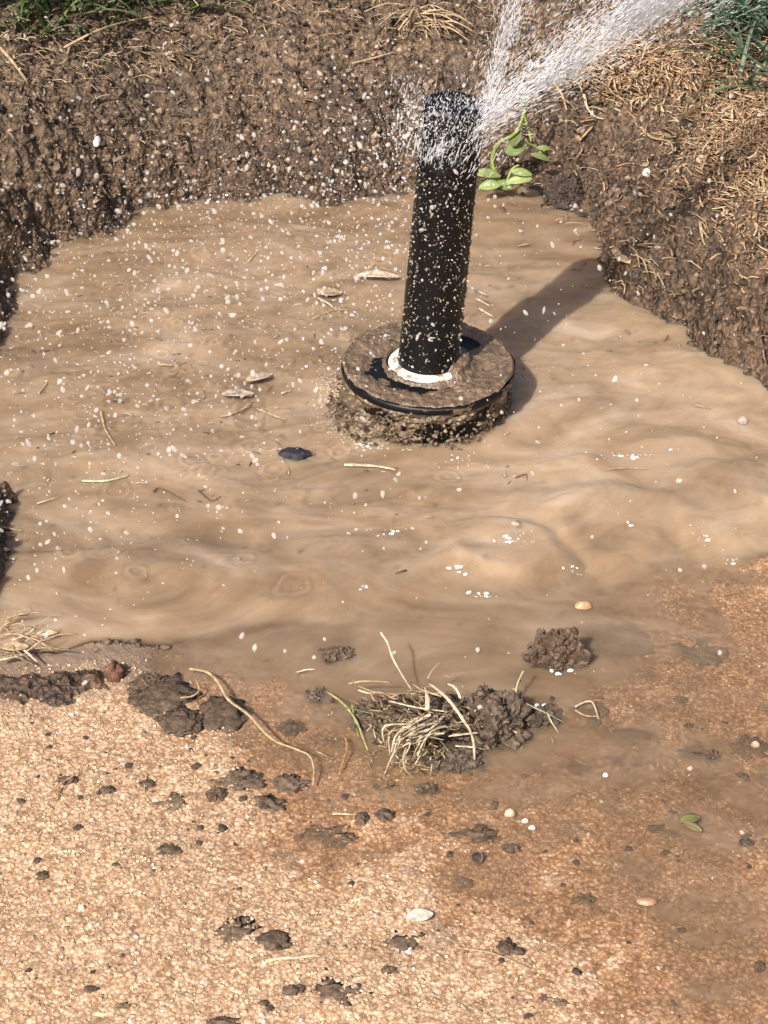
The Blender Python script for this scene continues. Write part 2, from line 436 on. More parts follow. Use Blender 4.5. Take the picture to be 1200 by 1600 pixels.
def conc_h(x, y):
    h = -film(x, y)
    d = y - edge_y(x) + fbm(x * 45, y * 45, 81, 4) * .008 - .004
    h = h - .03 * sstep(.0, .03, d)
    h = h + fbm(x * 18, y * 18, 91, 3) * .0009 + fbm(x * 70, y * 70, 92, 4) * .0008
    f1, f2, v = worley(x * 430, y * 430, 95)
    h = h + (1 - np.clip(f1, 0, 1)) * .0003 * (.4 + v) - .0004
    r = np.maximum(np.hypot(x, y + .25) - .6, 0)
    return h + np.minimum(r, 3) * .004, d

# soil: ONE sheet to the horizon
ax = axis(-.28, .30, .001, 60, 1.22); ay = axis(-.20, .50, .001, 60, 1.22)
X, Y = np.meshgrid(ax, ay)
Zs, Ds = soil_h(X, Y)
far = np.maximum(np.hypot(X, Y) - .8, 0)
wet = sstep(.065, .006, Ds + fbm(X * 30, Y * 30, 5, 3) * .03) * .95 + .05
npmesh('ground', np.stack([X, Y, Zs], -1).reshape(-1, 3), gridfaces(len(ax), len(ay)), M_SOIL, attrs={'wet': wet})
tag(bpy.data.objects['ground'], kind='structure')
ax2 = axis(-.20, .24, .0007, 60, 1.25); y0 = np.arange(-.40, -.055, .0007)
back = [y0[0]]; s = .0007
while back[-1] > -60: s *= 1.25; back.append(back[-1] - s)
ay2 = np.concatenate([np.array(back[1:])[::-1], y0])
X2, Y2 = np.meshgrid(ax2, ay2)
Zc, Dc = conc_h(X2, Y2)
wetc = sstep(-.0012, .0004, -Zc + fbm(X2 * 60, Y2 * 60, 6, 4) * .0008)
mudc = sstep(at(420, 1040).x, at(200, 1040).x, X2) * sstep(.034, .004, np.abs(Dc + .004) + fbm(X2 * 60, Y2 * 60, 7, 4) * .02) * .9
mudc = np.maximum(mudc, np.maximum(sstep(.30, .46, fbm(X2 * 70, Y2 * 70, 8, 4)) * .25, sstep(.18, .40, fbm(X2 * 34, Y2 * 52, 18, 5, .6)) * .6 * sstep(-.0022, .0002, -Zc)))
mudc = np.maximum(mudc, sstep(-.030, -.004, Dc + fbm(X2 * 30, Y2 * 50, 9, 4) * .03) * .5 * sstep(at(1050, 900).x, at(700, 960).x, X2))
npmesh('concrete_path', np.stack([X2, Y2, Zc], -1).reshape(-1, 3), gridfaces(len(ax2), len(ay2)), M_CONC, attrs={'wet': wetc, 'mud': mudc})
tag(bpy.data.objects['concrete_path'], kind='structure')

def bil(axx, ayy, Z, x, y):
    x = np.asarray(x, float); y = np.asarray(y, float)
    i = np.clip(np.searchsorted(axx, x) - 1, 0, len(axx) - 2); j = np.clip(np.searchsorted(ayy, y) - 1, 0, len(ayy) - 2)
    u = np.clip((x - axx[i]) / (axx[i + 1] - axx[i]), 0, 1); v = np.clip((y - ayy[j]) / (ayy[j + 1] - ayy[j]), 0, 1)
    return (Z[j, i] * (1 - u) + Z[j, i + 1] * u) * (1 - v) + (Z[j + 1, i] * (1 - u) + Z[j + 1, i + 1] * u) * v
def soilz(x, y): return bil(ax, ay, Zs, x, y)
def concz(x, y):
    return np.where(np.asarray(y) > ay2[-1], -9, bil(ax2, ay2, Zc, x, y))
def solidz(x, y): return np.maximum(soilz(x, y), concz(x, y))

# water surface
def lobe(x, y, px, py, rx, ry, h, sharp=.35, seed=0):
    c = at(px, py); r = math.hypot(rx, 0) ; k = (c - CAM).length / F_PX
    ux = (x - c.x) / (rx * k); uy = (y - c.y) / (ry * k / math.sin(math.radians(38)))
    q = np.sqrt(ux * ux + uy * uy) + fbm(x * 24, y * 30, 120 + seed, 2) * .34
    return h * sstep(1 + sharp * .5, 1 - sharp, q)
def water_h(x, y):
    active = sstep(-.008, .03, y - edge_y(x))
    u = x + fbm(x * 14, y * 14, 201, 3) * .03; v = y + fbm(x * 14, y * 14, 205, 3) * .016
    roll = fbm(u * 12, v * 22, 211, 3) * .0046 + fbm(u * 26, v * 52, 221, 2) * .0010 + .0004
    rain = sstep(.03, -.06, x) * sstep(-.14, -.02, y)
    fine = fbm(u * 80, v * 110, 231, 2) * .00016 + fbm(x * 150, y * 170, 236, 3) * .00055 * rain
    h = (roll + fine) * (.12 + .88 * active)
    l1 = lobe(x, y, 785, 868, 112, 54, .0052, .42, 1); l2 = lobe(x, y, 952, 826, 100, 76, .0050, .40, 2); l3 = lobe(x, y, 925, 850, 60, 40, .0072, .5, 7)
    h = h + np.maximum(l1, l2) \
          + lobe(x, y, 1130, 800, 110, 75, .0050, .4, 3) + lobe(x, y, 480, 900, 330, 62, .0030, .35, 4) + lobe(x, y, 150, 930, 250, 75, .0028, .35, 5)\
          + lobe(x, y, 1000, 640, 190, 120, .002, .6, 6)
    h = h + .0014 * active
    edge = np.maximum(np.abs(x) - .32, 0)
    return h
ax3 = np.concatenate([np.arange(-.45, -.22, .004), np.arange(-.22, .26, .0008), np.arange(.26, .60, .004)])
ay3 = np.concatenate([np.arange(-.50, -.37, .004), np.arange(-.37, .22, .0008), np.arange(.22, .36, .004)])
X3, Y3 = np.meshgrid(ax3, ay3)
Zw = water_h(X3, Y3)
_rr = random.Random(12)
for _ in range(170):         # rings where drops have just struck
    q_ = at(_rr.gauss(300, 200), _rr.gauss(560, 150)); R_ = _rr.uniform(.001, .006); A_ = _rr.uniform(.00010, .00042)
    i0, i1 = np.searchsorted(ax3, (q_.x - .02, q_.x + .02)); j0, j1 = np.searchsorted(ay3, (q_.y - .02, q_.y + .02))
    if i1 <= i0 or j1 <= j0: continue
    rr_ = np.hypot(X3[j0:j1, i0:i1] - q_.x, Y3[j0:j1, i0:i1] - q_.y)
    rr_ = rr_ * (1 + .5 * fbm(X3[j0:j1, i0:i1] * 90, Y3[j0:j1, i0:i1] * 90, 341, 2))
    Zw[j0:j1, i0:i1] += A_ * np.cos((rr_ - R_) * 2 * np.pi / .0042) * np.exp(-((rr_ - R_) / .003) ** 2)
dep = (Zw - solidz(X3, Y3)) * 1000
dep = np.where(Y3 > edge_y(X3) + .012, np.maximum(dep * 4, 0), dep)
# sediment hangs denser where the flow leaves the pool
dens = (.85 + 1.0 * sstep(-.05, 0, Y3 - edge_y(X3))) * (1 + .9 * fbm(X3 * 22 + fbm(X3 * 14, Y3 * 14, 311, 3), Y3 * 40, 310, 4)).clip(.25, 3)
churn = sstep(-.5, .5, fbm(X3 * 12, Y3 * 12, 300, 3)) 
WATER_TONE = [(200, 360, .1), (450, 340, .1), (700, 330, .25), (880, 360, .25), (60, 480, .2), (300, 470, .5), (560, 430, .45), (780, 430, .6), (100, 640, .4), (350, 620, .55), (540, 660, .6), (950, 560, .85), (1080, 640, .9), (900, 690, .9),  # water tone: darker at the back and front lip, lighter at right
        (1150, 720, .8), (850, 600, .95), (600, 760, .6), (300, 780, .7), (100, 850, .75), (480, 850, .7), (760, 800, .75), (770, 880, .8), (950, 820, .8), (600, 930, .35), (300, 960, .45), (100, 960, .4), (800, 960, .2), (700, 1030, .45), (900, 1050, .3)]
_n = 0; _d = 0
for a_, b_, c_ in WATER_TONE:
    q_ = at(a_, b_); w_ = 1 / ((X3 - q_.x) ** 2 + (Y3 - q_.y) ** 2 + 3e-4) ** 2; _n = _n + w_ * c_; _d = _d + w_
water_tone = np.clip(_n / _d + fbm(X3 * 16 + fbm(X3 * 18, Y3 * 18, 331, 3) * .8, Y3 * 24, 330, 5, .6) * .55, 0, 1)
nx3, ny3 = len(ax3), len(ay3)
top = np.stack([X3, Y3, Zw], -1).reshape(-1, 3)
# closed body: skirt + floor well below the pit
idx = np.arange(nx3 * ny3).reshape(ny3, nx3)
ring = np.concatenate([idx[0, :], idx[1:, -1], idx[-1, -2::-1], idx[-2:0:-1, 0]])
low = top[ring].copy(); low[:, 2] = -.09
nb = len(top)
Fr = np.stack([ring, nb + np.arange(len(ring)), nb + (np.arange(len(ring)) + 1) % len(ring), np.roll(ring, -1)], -1)
cvert = np.array([[.05, -.05, -.09]])
ci = nb + len(ring)
Ff = np.stack([np.full(len(ring), ci), np.full(len(ring), ci), nb + (np.arange(len(ring)) + 1) % len(ring), nb + np.arange(len(ring))], -1)[:, 1:]
Vw = np.concatenate([top, low, cvert])
F4 = np.concatenate([gridfaces(nx3, ny3), Fr])
def water_obj():
    me = bpy.data.meshes.new('muddy_water')
    nq, nt_ = len(F4), len(Ff)
    me.vertices.add(len(Vw)); me.vertices.foreach_set('co', Vw.astype(np.float32).ravel())
    loops = np.concatenate([F4.ravel(), Ff.ravel()]).astype(np.int32)
    me.loops.add(len(loops)); me.loops.foreach_set('vertex_index', loops)
    me.polygons.add(nq + nt_)
    st = np.concatenate([np.arange(nq) * 4, nq * 4 + np.arange(nt_) * 3]).astype(np.int32)
    me.polygons.foreach_set('loop_start', st)
    me.polygons.foreach_set('loop_total', np.concatenate([np.full(nq, 4), np.full(nt_, 3)]).astype(np.int32))
    me.update(calc_edges=True)
    sm = np.ones(nq + nt_, bool); sm[nq - len(Fr):] = False
    me.polygons.foreach_set('use_smooth', sm)
    pad = len(Vw) - nb
    for a, v in (('depth_mm', np.clip(dep * dens, 0, 60)), ('churn', churn), ('water_tone', water_tone)):
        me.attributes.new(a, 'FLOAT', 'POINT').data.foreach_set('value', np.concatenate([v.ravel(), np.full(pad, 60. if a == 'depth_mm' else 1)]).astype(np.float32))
    me.materials.append(M_WATER); me.validate()
    o = bpy.data.objects.new('muddy_water', me); COL.objects.link(o); tag(o, kind='structure'); return o
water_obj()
def waterz(x, y): return bil(ax3, ay3, Zw, x, y)
def topz(x, y):
    return np.maximum(solidz(x, y), waterz(x, y))
def on_surface(px, py, fn=None):
    """the point of the visible surface that this picture position shows"""
    fn = fn or topz
    r = np.array(ray(px, py)); c = np.array(CAM)
    t = np.arange(.45, 2.5, .0015); p = c + r * t[:, None]
    hit = np.nonzero(p[:, 2] < fn(p[:, 0], p[:, 1]))[0]
    i = hit[0] if len(hit) else len(t) - 1
    return Vector((p[i, 0], p[i, 1], float(fn(p[i, 0], p[i, 1]))))
def pscale(p): return (p - CAM).length / F_PX      # metres per picture pixel there

# ------------------------------------------------------------------ loose soil, grit
def crumbs():
    n = 60000
    x = RNG.uniform(-.27, .30, n); y = RNG.uniform(-.17, .50, n)
    d = sdf(POOL, x, y); ey = edge_y(x)
    ok = (d > -.002) & (y > ey - .002)
    ok |= (y < ey + .01) & (y > ey - .03) & (x < at(300, 1040).x) & (RNG.random(n) < .9)
    x, y, d = x[ok], y[ok], d[ok]
    z = solidz(x, y); n = len(x)
    s = .0004 + .0017 * RNG.random(n) ** 4.5
    S = s[:, None] * RNG.uniform(.6, 1.4, (n, 3))
    pal = np.array([(.055, .038, .026), (.115, .079, .052), (.185, .13, .088), (.28, .20, .14), (.40, .30, .22), (.58, .48, .40)])
    k = RNG.choice(6, n, p=[.30, .33, .25, .095, .022, .003])
    C = pal[k] * RNG.uniform(.8, 1.25, (n, 1))
    o = scatter('soil_crumbs', np.stack([x, y, z + s * .35], -1), S, M_CRUMB, C, RNG, 1, jit=.3)
    tag(o, kind='stuff')
def grit():
    n = 60000
    x = RNG.uniform(-.16, .20, n); y = RNG.uniform(-.385, -.10, n)
    fz = concz(x, y)
    keep = (y < edge_y(x) - .002) & (RNG.random(n) < (.75 - .6 * sstep(.0012, -.0004, fz)))
    x, y, fz = x[keep], y[keep], fz[keep]; n = len(x)
    s = .00025 + .00055 * RNG.random(n) ** 3
    S = s[:, None] * RNG.uniform(.6, 1.3, (n, 3)); S[:, 2] *= .6
    pal = np.array([(.44, .30, .18), (.50, .35, .22), (.60, .46, .32), (.78, .68, .54), (.38, .23, .13), (.20, .14, .10), (.52, .33, .2)])
    k = RNG.choice(7, n, p=[.3, .25, .14, .05, .1, .06, .10])
    C = pal[k] * RNG.uniform(.8, 1.15, (n, 1))
    o = scatter('gravel', np.stack([x, y, fz + s * .05], -1), S, M_GRIT, C, RNG, 1, flat=True, jit=.2, smooth=True)
    tag(o, kind='stuff')
crumbs(); grit()

# ------------------------------------------------------------------ sprinkler
def revolve(prof, seg=96, noise_fn=None):
    V = []; n = len(prof)
    for k in range(seg):
        a = 2 * math.pi * k / seg
        for r, z in prof:
            if noise_fn: r, z = noise_fn(r, z, a)
            V.append((r * math.cos(a), r * math.sin(a), z))
    F = []
    for k in range(seg):
        for i in range(n - 1):
            a = k * n + i; b = ((k + 1) % seg) * n + i
            F.append([a, b, b + 1, a + 1])
    return np.array(V), np.array(F)
def black_plastic():
    m, nt, out, N, L = mat('black_plastic')
    g = N('ShaderNodeNewGeometry')
    n = N('ShaderNodeTexNoise', Scale=900.0, Detail=3.0); L(g.outputs['Position'], n.inputs['Vector'])
    r = ramp(nt, [(.45, (.003, .003, .004)), (.7, (.010, .009, .009))]); L(n.outputs[0], r.inputs[0])
    p = N('ShaderNodeBsdfPrincipled', Roughness=.42); p.inputs['Specular IOR Level'].default_value = .25; L(r.outputs[0], p.inputs['Base Color'])
    b = N('ShaderNodeBump', Strength=.15, Distance=.0003); L(n.outputs[0], b.inputs['Height']); L(b.outputs[0], p.inputs['Normal'])
    L(p.outputs[0], out.inputs[0]); return m
def plain(name, col, rough=.5, spec=.5):
    m, nt, out, N, L = mat(name)
    g = N('ShaderNodeNewGeometry')
    n = N('ShaderNodeTexNoise', Scale=500.0, Detail=3.0); L(g.outputs['Position'], n.inputs['Vector'])
    r = ramp(nt, [(.35, tuple(c * .8 for c in col)), (.6, col)]); L(n.outputs[0], r.inputs[0])
    p = N('ShaderNodeBsdfPrincipled', Roughness=rough); L(r.outputs[0], p.inputs['Base Color']); p.inputs['Specular IOR Level'].default_value = spec
    L(p.outputs[0], out.inputs[0]); return m
M_BLACK = black_plastic(); M_WHITE = plain('white_plastic', (.80, .77, .68), .35)
_nt = M_WHITE.node_tree
for _n in _nt.nodes:
    if _n.type == 'TEX_NOISE': _n.inputs['Scale'].default_value = 190; _n.inputs['Detail'].default_value = 6; _n.inputs['Roughness'].default_value = .7
    if _n.type == 'VALTORGB':
        _n.color_ramp.elements[0].position = .40; _n.color_ramp.elements[0].color = (.24, .17, .11, 1)
        _n.color_ramp.elements[1].position = .50
M_WETMUD = tint_mat('collar_mud', .34, 420, .6, 1.2, .5)

spr = empty('pop_up_sprinkler', (0, 0, 0))
tag(spr, 'black pop up sprinkler with a tall riser and muddy round collar standing in the pool', 'sprinkler')
spr.rotation_euler = (math.radians(0.5), math.radians(1.2), 0)
RC = .0375; ZT = .0235
V, F = revolve([(0.0, -.05), (.026, -.05), (.028, -.02), (.0325, .0), (.0345, .012), (.0358, ZT - .0045), (RC, ZT - .0032), (RC + .0001, ZT - .0012), (RC - .0005, ZT - .0002), (RC - .0014, ZT), (RC - .002, ZT - .0010), (.022, ZT - .0016), (.0185, ZT - .0002), (.013, ZT - .0002)], 128)
cap = npmesh('collar', V, F, M_BLACK, spr)
V, F = revolve([(.0128, ZT - .001), (.0128, ZT + .0018), (.0140, ZT + .0022), (.0166, ZT + .0012), (.0173, ZT + .0003), (.0173, ZT - .001)], 96)
ringo = npmesh('seal_ring', V, F, M_WHITE, spr)
# riser leans to the right
lean = Matrix.Rotation(math.radians(3.0), 4, 'Y')
RL = .122
prof = [(.0, -.004), (.0132, -.004), (.0132, .004), (.0130, .006), (.0123, RL - .030), (.0126, RL - .029), (.0126, RL - .026), (.0122, RL - .025), (.0122, RL - .004), (.0115, RL - .0012), (.0095, RL - .0004), (.0088, RL - .003), (.0, RL - .003)]
V, F = revolve(prof, 96)
riser = npmesh('riser', V, F, M_BLACK, spr)
riser.matrix_local = Matrix.Translation((0, 0, ZT)) @ lean
# nozzle set in the side of the head
V, F = revolve([(0, 0), (.0030, 0), (.0030, .0022), (.0040, .0028), (.0046, .0022), (.0046, -.002)], 32)
noz = npmesh('nozzle', V, F, M_BLACK, riser)
ndir = Vector((.05, -.85, .35)).normalized()
noz.matrix_local = Matrix.Translation(Vector((ndir.x, ndir.y, 0)).normalized() * .0122 + Vector((0, 0, RL - .020))) @ ndir.to_track_quat('Z', 'Y').to_matrix().to_4x4()
# mud lying on the collar: thin lumpy ring with bare gaps
def mud_cap():
    nr, na = 60, 360
    V = []; 
    for j in range(na):
        a = 2 * math.pi * j / na
        for i in range(nr):
            r = .0132 + (RC - .0004 - .0132) * i / (nr - 1)
            x, y = r * math.cos(a), r * math.sin(a)
            V.append((x, y))
    V = np.array(V); x, y = V[:, 0], V[:, 1]; rr = np.hypot(x, y); an = np.degrees(np.arctan2(y, x))
    h = .0016 + fbm(x * 75, y * 75, 401, 6, .7) * .0030 + (.5 - worley(x * 600, y * 600, 431)[0]) * .0005 * sstep(-.1, .3, fbm(x * 60, y * 60, 441, 3)) - .0014 * np.exp(-((rr - .0365) / .0007) ** 2) * sstep(-175, -150, an) * sstep(-20, -50, an) - .0015 * (sstep(-70,-100,an) + sstep(150,170,an)) * np.exp(-((rr - .024) / .004) ** 2)
    # bare black behind the riser to the right, bare ring on the left and front
    h -= .006 * sstep(24, 8, np.abs(an - 55)) * sstep(.033, .028, rr)
    leftring = sstep(.0185, .0175, rr) * (1 - sstep(0, 25, an) * 0)
    cover = sstep(-70, -40, an) * sstep(60, 20, an)            # right front is muddy over the seal
    h -= .006 * leftring * (1 - cover)
    h += .0026 * leftring * cover
    h -= .0018 * np.exp(-((rr - .0205) / .0014) ** 2) * (1 - cover)
    base = np.interp(rr, [.013, .0185, .022, RC - .0025, RC - .0012, RC - .0004], [ZT + .0012, ZT + .0004, ZT - .0016, ZT - .0010, ZT - .0002, ZT - .0014])
    z = base + h
    Vt = np.stack([x, y, z], -1)
    i = np.arange(na * nr).reshape(na, nr); i2 = np.roll(i, -1, 0)
    F = np.stack([i[:, :-1], i[:, 1:], i2[:, 1:], i2[:, :-1]], -1).reshape(-1, 4)
    h += 0
    C = np.array([.17, .118, .076]) * (1 + .7 * fbm(x * 90, y * 90, 421, 5, .7))[:, None]
    o = npmesh('mud_film', Vt, F, M_WETMUD, spr, colors=C)
mud_cap()
def mud_side():
    na, nz = 420, 70
    A, T = np.meshgrid(np.linspace(0, 2 * np.pi, na, endpoint=False), np.linspace(0, 1, nz))
    z = ZT - .0004 - T * .036
    r0 = np.interp(z, [-.02, 0, .012, ZT - .0036], [.026, .0315, .0342, .0368])
    r0 = np.where(z > ZT - .0036, RC, r0)
    s = A * .036
    n = fbm(s * 60, z * 90, 501, 5, .6); n2 = np.abs(fbm(s * 150, z * 260, 511, 4, .6))
    w = sstep(0, .18, T)
    left = np.exp(-((np.degrees(A) - 205 + 0) / 28) ** 2)
    r = r0 + (.0004 + .0050 * n - .0045 * n2 + .0002 * w) * (.35 + .9 * w) + left * .011 * sstep(.15, .6, T)
    r = np.where(r < r0 - .0008, r0 - .0008, r)
    rim = RC - .0006 + .0030 * fbm(s * 45, z * 60, 531, 5, .6) + .0006 * np.cos(A)
    r = np.where(z > ZT - .0036, np.maximum(rim, RC - .0012), r)
    V = np.stack([r * np.cos(A), r * np.sin(A), z + n * .0012], -1).reshape(-1, 3)
    i = np.arange(na * nz).reshape(nz, na); i2 = np.roll(i, -1, 1)
    F = np.stack([i[:-1], i2[:-1], i2[1:], i[1:]], -1).reshape(-1, 4)[:, ::-1]
    C = np.array([.165, .117, .074]) * (1 + .5 * fbm(s * 40, z * 60, 521, 3).ravel())[:, None]
    npmesh('caked_mud', V, F, M_WETMUD, spr, colors=C)
    # crumbs stuck in the caked mud
    n = 1300
    a = RNG.random(n) * 2 * np.pi; zz = RNG.uniform(-.002, ZT - .007, n)
    rr = .0360 + RNG.normal(0, .0009, n) + np.exp(-((np.degrees(a) - 205) / 28) ** 2) * .008
    s = .0003 + .0010 * RNG.random(n) ** 4
    P = np.stack([rr * np.cos(a), rr * np.sin(a), zz], -1)
    pal = np.array([(.10, .068, .045), (.16, .11, .073), (.21, .145, .10), (.32, .24, .17)])
    C = pal[RNG.choice(4, n, p=[.3, .4, .24, .06])]
    o = scatter('mud_crumbs', P, s[:, None] * RNG.uniform(.6, 1.5, (n, 3)), M_WETMUD, C, RNG, 1, parent=spr)
    o['kind'] = 'stuff'
mud_side()
def flecks():
    n = 1150
    h = RNG.random(n) ** .85 * (RL - .006) + .003; a = RNG.uniform(-math.pi, 0.2, n)
    s = (.00016 + .00055 * RNG.random(n) ** 2.8)
    rr = .0131 - .0009 * h / RL; P = np.stack([rr * np.cos(a), rr * np.sin(a), h], -1)
    pal = np.array([(.34, .30, .22), (.22, .19, .14), (.12, .10, .08), (.55, .50, .42)])
    C = pal[RNG.choice(4, n, p=[.35, .35, .18, .12])]
    S = s[:, None] * RNG.uniform(.5, 1.3, (n, 3)); S[:, 2] *= RNG.choice([1, 1, 1.6, 2.6], n)
    o = scatter('water_beads', P, S, M_WETMUD, C, RNG, 1, jit=.3, smooth=True, parent=riser)
    o['kind'] = 'stuff'
flecks()

# ------------------------------------------------------------------ mud clods, smears, pebbles
def lump(w, d, h, sub=4, amp=.35, freq=1.6, flatbase=True, seed=0, crag=0.0):
    """an irregular lump: a noisy core with crumbs pressed into its skin, one mesh"""
    V, F = ICO[sub]; V = V.copy()
    off = Vector((seed * 3.1, seed * 1.7, seed * .9))
    out = np.empty_like(V)
    for i, v in enumerate(V):
        p = Vector(v)
        n = mnoise.fractal(p * freq + off, .7, 2.1, 7) * amp * .8
        q = p * (1 + n)
        if flatbase and q.z < 0: q.z *= .35
        out[i] = q[:]
    core = out * np.array([w / 2, d / 2, h])
    if not crag: return core, F
    rng = np.random.default_rng(seed + 1)
    n = int(420 * crag / .3); up = np.nonzero(V[:, 2] > -.25)[0]
    pick = core[rng.choice(up, n)]
    s = w * (.010 + .055 * rng.random(n) ** 2.6)
    V0, F0 = ICO[1]; m = len(V0)
    W = V0[None] * (1 + .26 * rng.normal(0, 1, (n, m, 1)).clip(-1.5, 1.5)) * (s[:, None] * rng.uniform(.6, 1.4, (n, 3)))[:, None, :]
    W = np.einsum('nij,nmj->nmi', rotmats(n, rng), W) + pick[:, None] * rng.uniform(.92, 1.04, (n, 1, 1))
    G = (F0[None] + (np.arange(n) * m)[:, None, None]).reshape(-1, 3) + len(core)
    return np.concatenate([core, W.reshape(-1, 3)]), np.concatenate([F, G])
def colored(V, col, var=.3, seed=0):
    n = fbm(V[:, 0] * 300 + seed, V[:, 1] * 300 + V[:, 2] * 200, seed + 600, 3)
    return np.array(col)[None] * (1 + var * n)[:, None]
BROWN = (.10, .066, .045); DARK = (.06, .042, .032); TAN = (.42, .28, .17)
def clod(name, px, py, w, h, lift, label, cat, group=None, col=BROWN, m=None, amp=.4, freq=1.6, sub=4, fn=None, crag=0, sink=.15, rot=None, deep=1.0):
    """w, h: width and height in picture pixels; lift: height above the ground in mm"""
    p = on_surface(px, py, fn or solidz); k = pscale(p)
    el = math.asin((CAM - p).normalized().z)
    d = max(h * k - lift * .001 * math.cos(el) * .6, w * k * .3) / math.sin(el) * deep
    seed = int(px * 7 + py) % 977
    V, F = lump(w * k, d, lift * .001, sub, amp, freq, True, seed, crag)
    C = colored(V, col, .5, seed % 40)
    o = npmesh(name, V, F, m or M_MUD, colors=C, smooth=not crag)
    o.location = p - Vector((0, 0, lift * .001 * sink)); 
    tag(o, label, cat, group)
    return o
G1 = 'mud clods and smears scattered on the concrete'
big = [
 (252, 1092, 100, 62, 2.4, 'large cracked wet mud patch on the concrete left of the long dry stem', 3.0),
 (345, 1120, 78, 60, 2.2, 'wet mud lump crossed by the long dry stem', 2.5),
 (285, 1132, 62, 44, 2.0, 'wet mud lump just below the large cracked mud patch', 2.5),
 (232, 1072, 50, 38, 4, 'small dark mud lump beside the rusty brown clod', 3),
 (455, 1140, 40, 30, 1.6, 'flat mud smear right of the long dry stem in the shallow water', 1),
 (365, 1222, 84, 32, .9, 'widest flat dark mud smear below the long dry stem', .6),
 (337, 1246, 30, 24, 3.0, 'round little mud clod under the widest flat smear', 2),
 (272, 1254, 58, 26, .8, 'flat dark mud smear left of the round little clod', .6),
 (412, 1258, 52, 26, .8, 'flat dark mud smear right of the round little clod', .6),
 (452, 1226, 44, 26, 1.0, 'mud smear beside the lower end of the long dry stem', .6),
 (264, 1330, 34, 20, 1.4, 'isolated black mud spot on the dry pale concrete at left', .8),
 (66, 1371, 22, 15, 1.3, 'small black mud spot nearest the left edge on dry concrete', .8),
 (105, 1222, 34, 14, 2.0, 'dark mud flake on dry concrete near the left edge', 1.2),
 (232, 1226, 24, 13, 1.6, 'small mud flake above the flat smears at left', 1.2),
 (168, 1238, 26, 13, 1.4, 'small mud flake on dry concrete below the left mud bank', 1.2),
 (426, 1470, 48, 32, 1.4, 'crumbly dark mud spot above the thick pale straw piece', 1),
 (372, 1460, 56, 48, .5, 'faint grey mud stain left of the crumbly dark spot', .4),
 (632, 1484, 78, 50, .55, 'large faint mud stain below the white leaf scrap', .4),
 (524, 1560, 84, 44, .7, 'large dark mud stain near the bottom edge', .5),
 (459, 1550, 34, 20, 2.2, 'black mud crumb left of the large bottom stain', 1.2),
 (607, 1519, 24, 14, 2.0, 'black mud crumb below the large faint stain', 1.2),
 (412, 1570, 16, 11, 1.6, 'tiny black mud crumb near the bottom edge beside the large stain', 1.2),
 (508, 1302, 66, 26, .9, 'flat mud smear on wet concrete below the pale straw bit', .6),
 (533, 1316, 56, 24, .9, 'flat mud smear overlapping another one on wet concrete', .6),
 (566, 1283, 22, 24, 2.2, 'upright oval mud crumb on wet concrete', 1.4),
 (600, 1275, 32, 22, 2.4, 'glossy mud crumb right of the upright oval one', 1.4),
 (722, 1380, 34, 18, 1.2, 'mud smear below the clear water drop', .8),
 (799, 1330, 28, 18, 2.2, 'round dark mud crumb right of the clear water drop', 1.4),
 (791, 1482, 26, 30, 2.4, 'crumbly black mud bit above the thin dry stalk at bottom', 1.6),
 (806, 1487, 30, 14, 1.6, 'flat black mud bit touching the thin dry stalk at bottom', 1.2),
 (742, 1308, 74, 30, 1.2, 'mud smear above the clear water drop', .8),
 (667, 1236, 36, 22, 4.0, 'rounded wet mud clod just below the straw clump', 2.5),
 (527, 1027, 64, 34, 4.0, 'half sunken mud clod in the brown shallows above the straw clump', 2),
 (497, 1090, 40, 32, 3.0, 'half sunken dark clod left of the straw clump', 2),
 (1086, 1181, 48, 24, 1.8, 'left one of two dark clods in the shallow film at right', 1.3),
 (1112, 1186, 28, 24, 3.0, 'right one of two dark clods in the shallow film at right', 1.6),
 (1172, 1170, 64, 34, .9, 'flat mud smear in the shallow film at the right edge', .8),
 (905, 1205, 40, 20, 1.0, 'mud smear in the shallow film right of the straw clump', .7),
 (850, 1560, 20, 13, 1.2, 'left one of two small mud spots near the bottom right', 1),
 (876, 1566, 22, 13, 1.2, 'right one of two small mud spots near the bottom right', 1),
 (1186, 1516, 18, 17, 3.0, 'black round mud pellet at the right edge near the bottom', 2.2),
 (968, 1002, 120, 60, 1.6, 'large dark mud patch sunk in the film right of the pebbled clod', .9),
 (930, 1115, 60, 40, 1.2, 'sunken mud smear beside the bent straw loop', .8),
 (1090, 1020, 66, 44, 1.0, 'sunken grey mud smear in the film at right', .7),
 (980, 1150, 70, 22, 1.0, 'long sunken mud streak in the film at right', .8),
 (1063, 1095, 24, 14, 1.4, 'small dark spot in the film right of the straw loop', 1),
 (908, 1405, 40, 20, .8, 'faint mud smear on wet concrete at lower right', .6),
 (1030, 1300, 46, 20, .8, 'faint mud smear below the green leaf scrap', .6),
 (350, 1598, 50, 14, 1.8, 'black mud crumbs cut by the bottom edge', 1.2),
 (195, 1575, 30, 12, 1.2, 'small dark spot near the bottom left', 1),
]
for (px, py, w, h, lift, lab, r_) in big:
    fl = lift < 1.3
    clod('mud_smear' if fl else 'mud_clod', px, py, w, h, max(lift, .5) * (.7 if fl else .85), lab, 'mud', G1, col=(.155, .108, .072) if fl else (.115, .077, .05), m=M_SMEAR if fl else M_MUD, amp=.8 if fl else .5, freq=2.2, sub=4, crag=.12 if lift >= 2.8 else 0, sink=.45 if fl else .15)
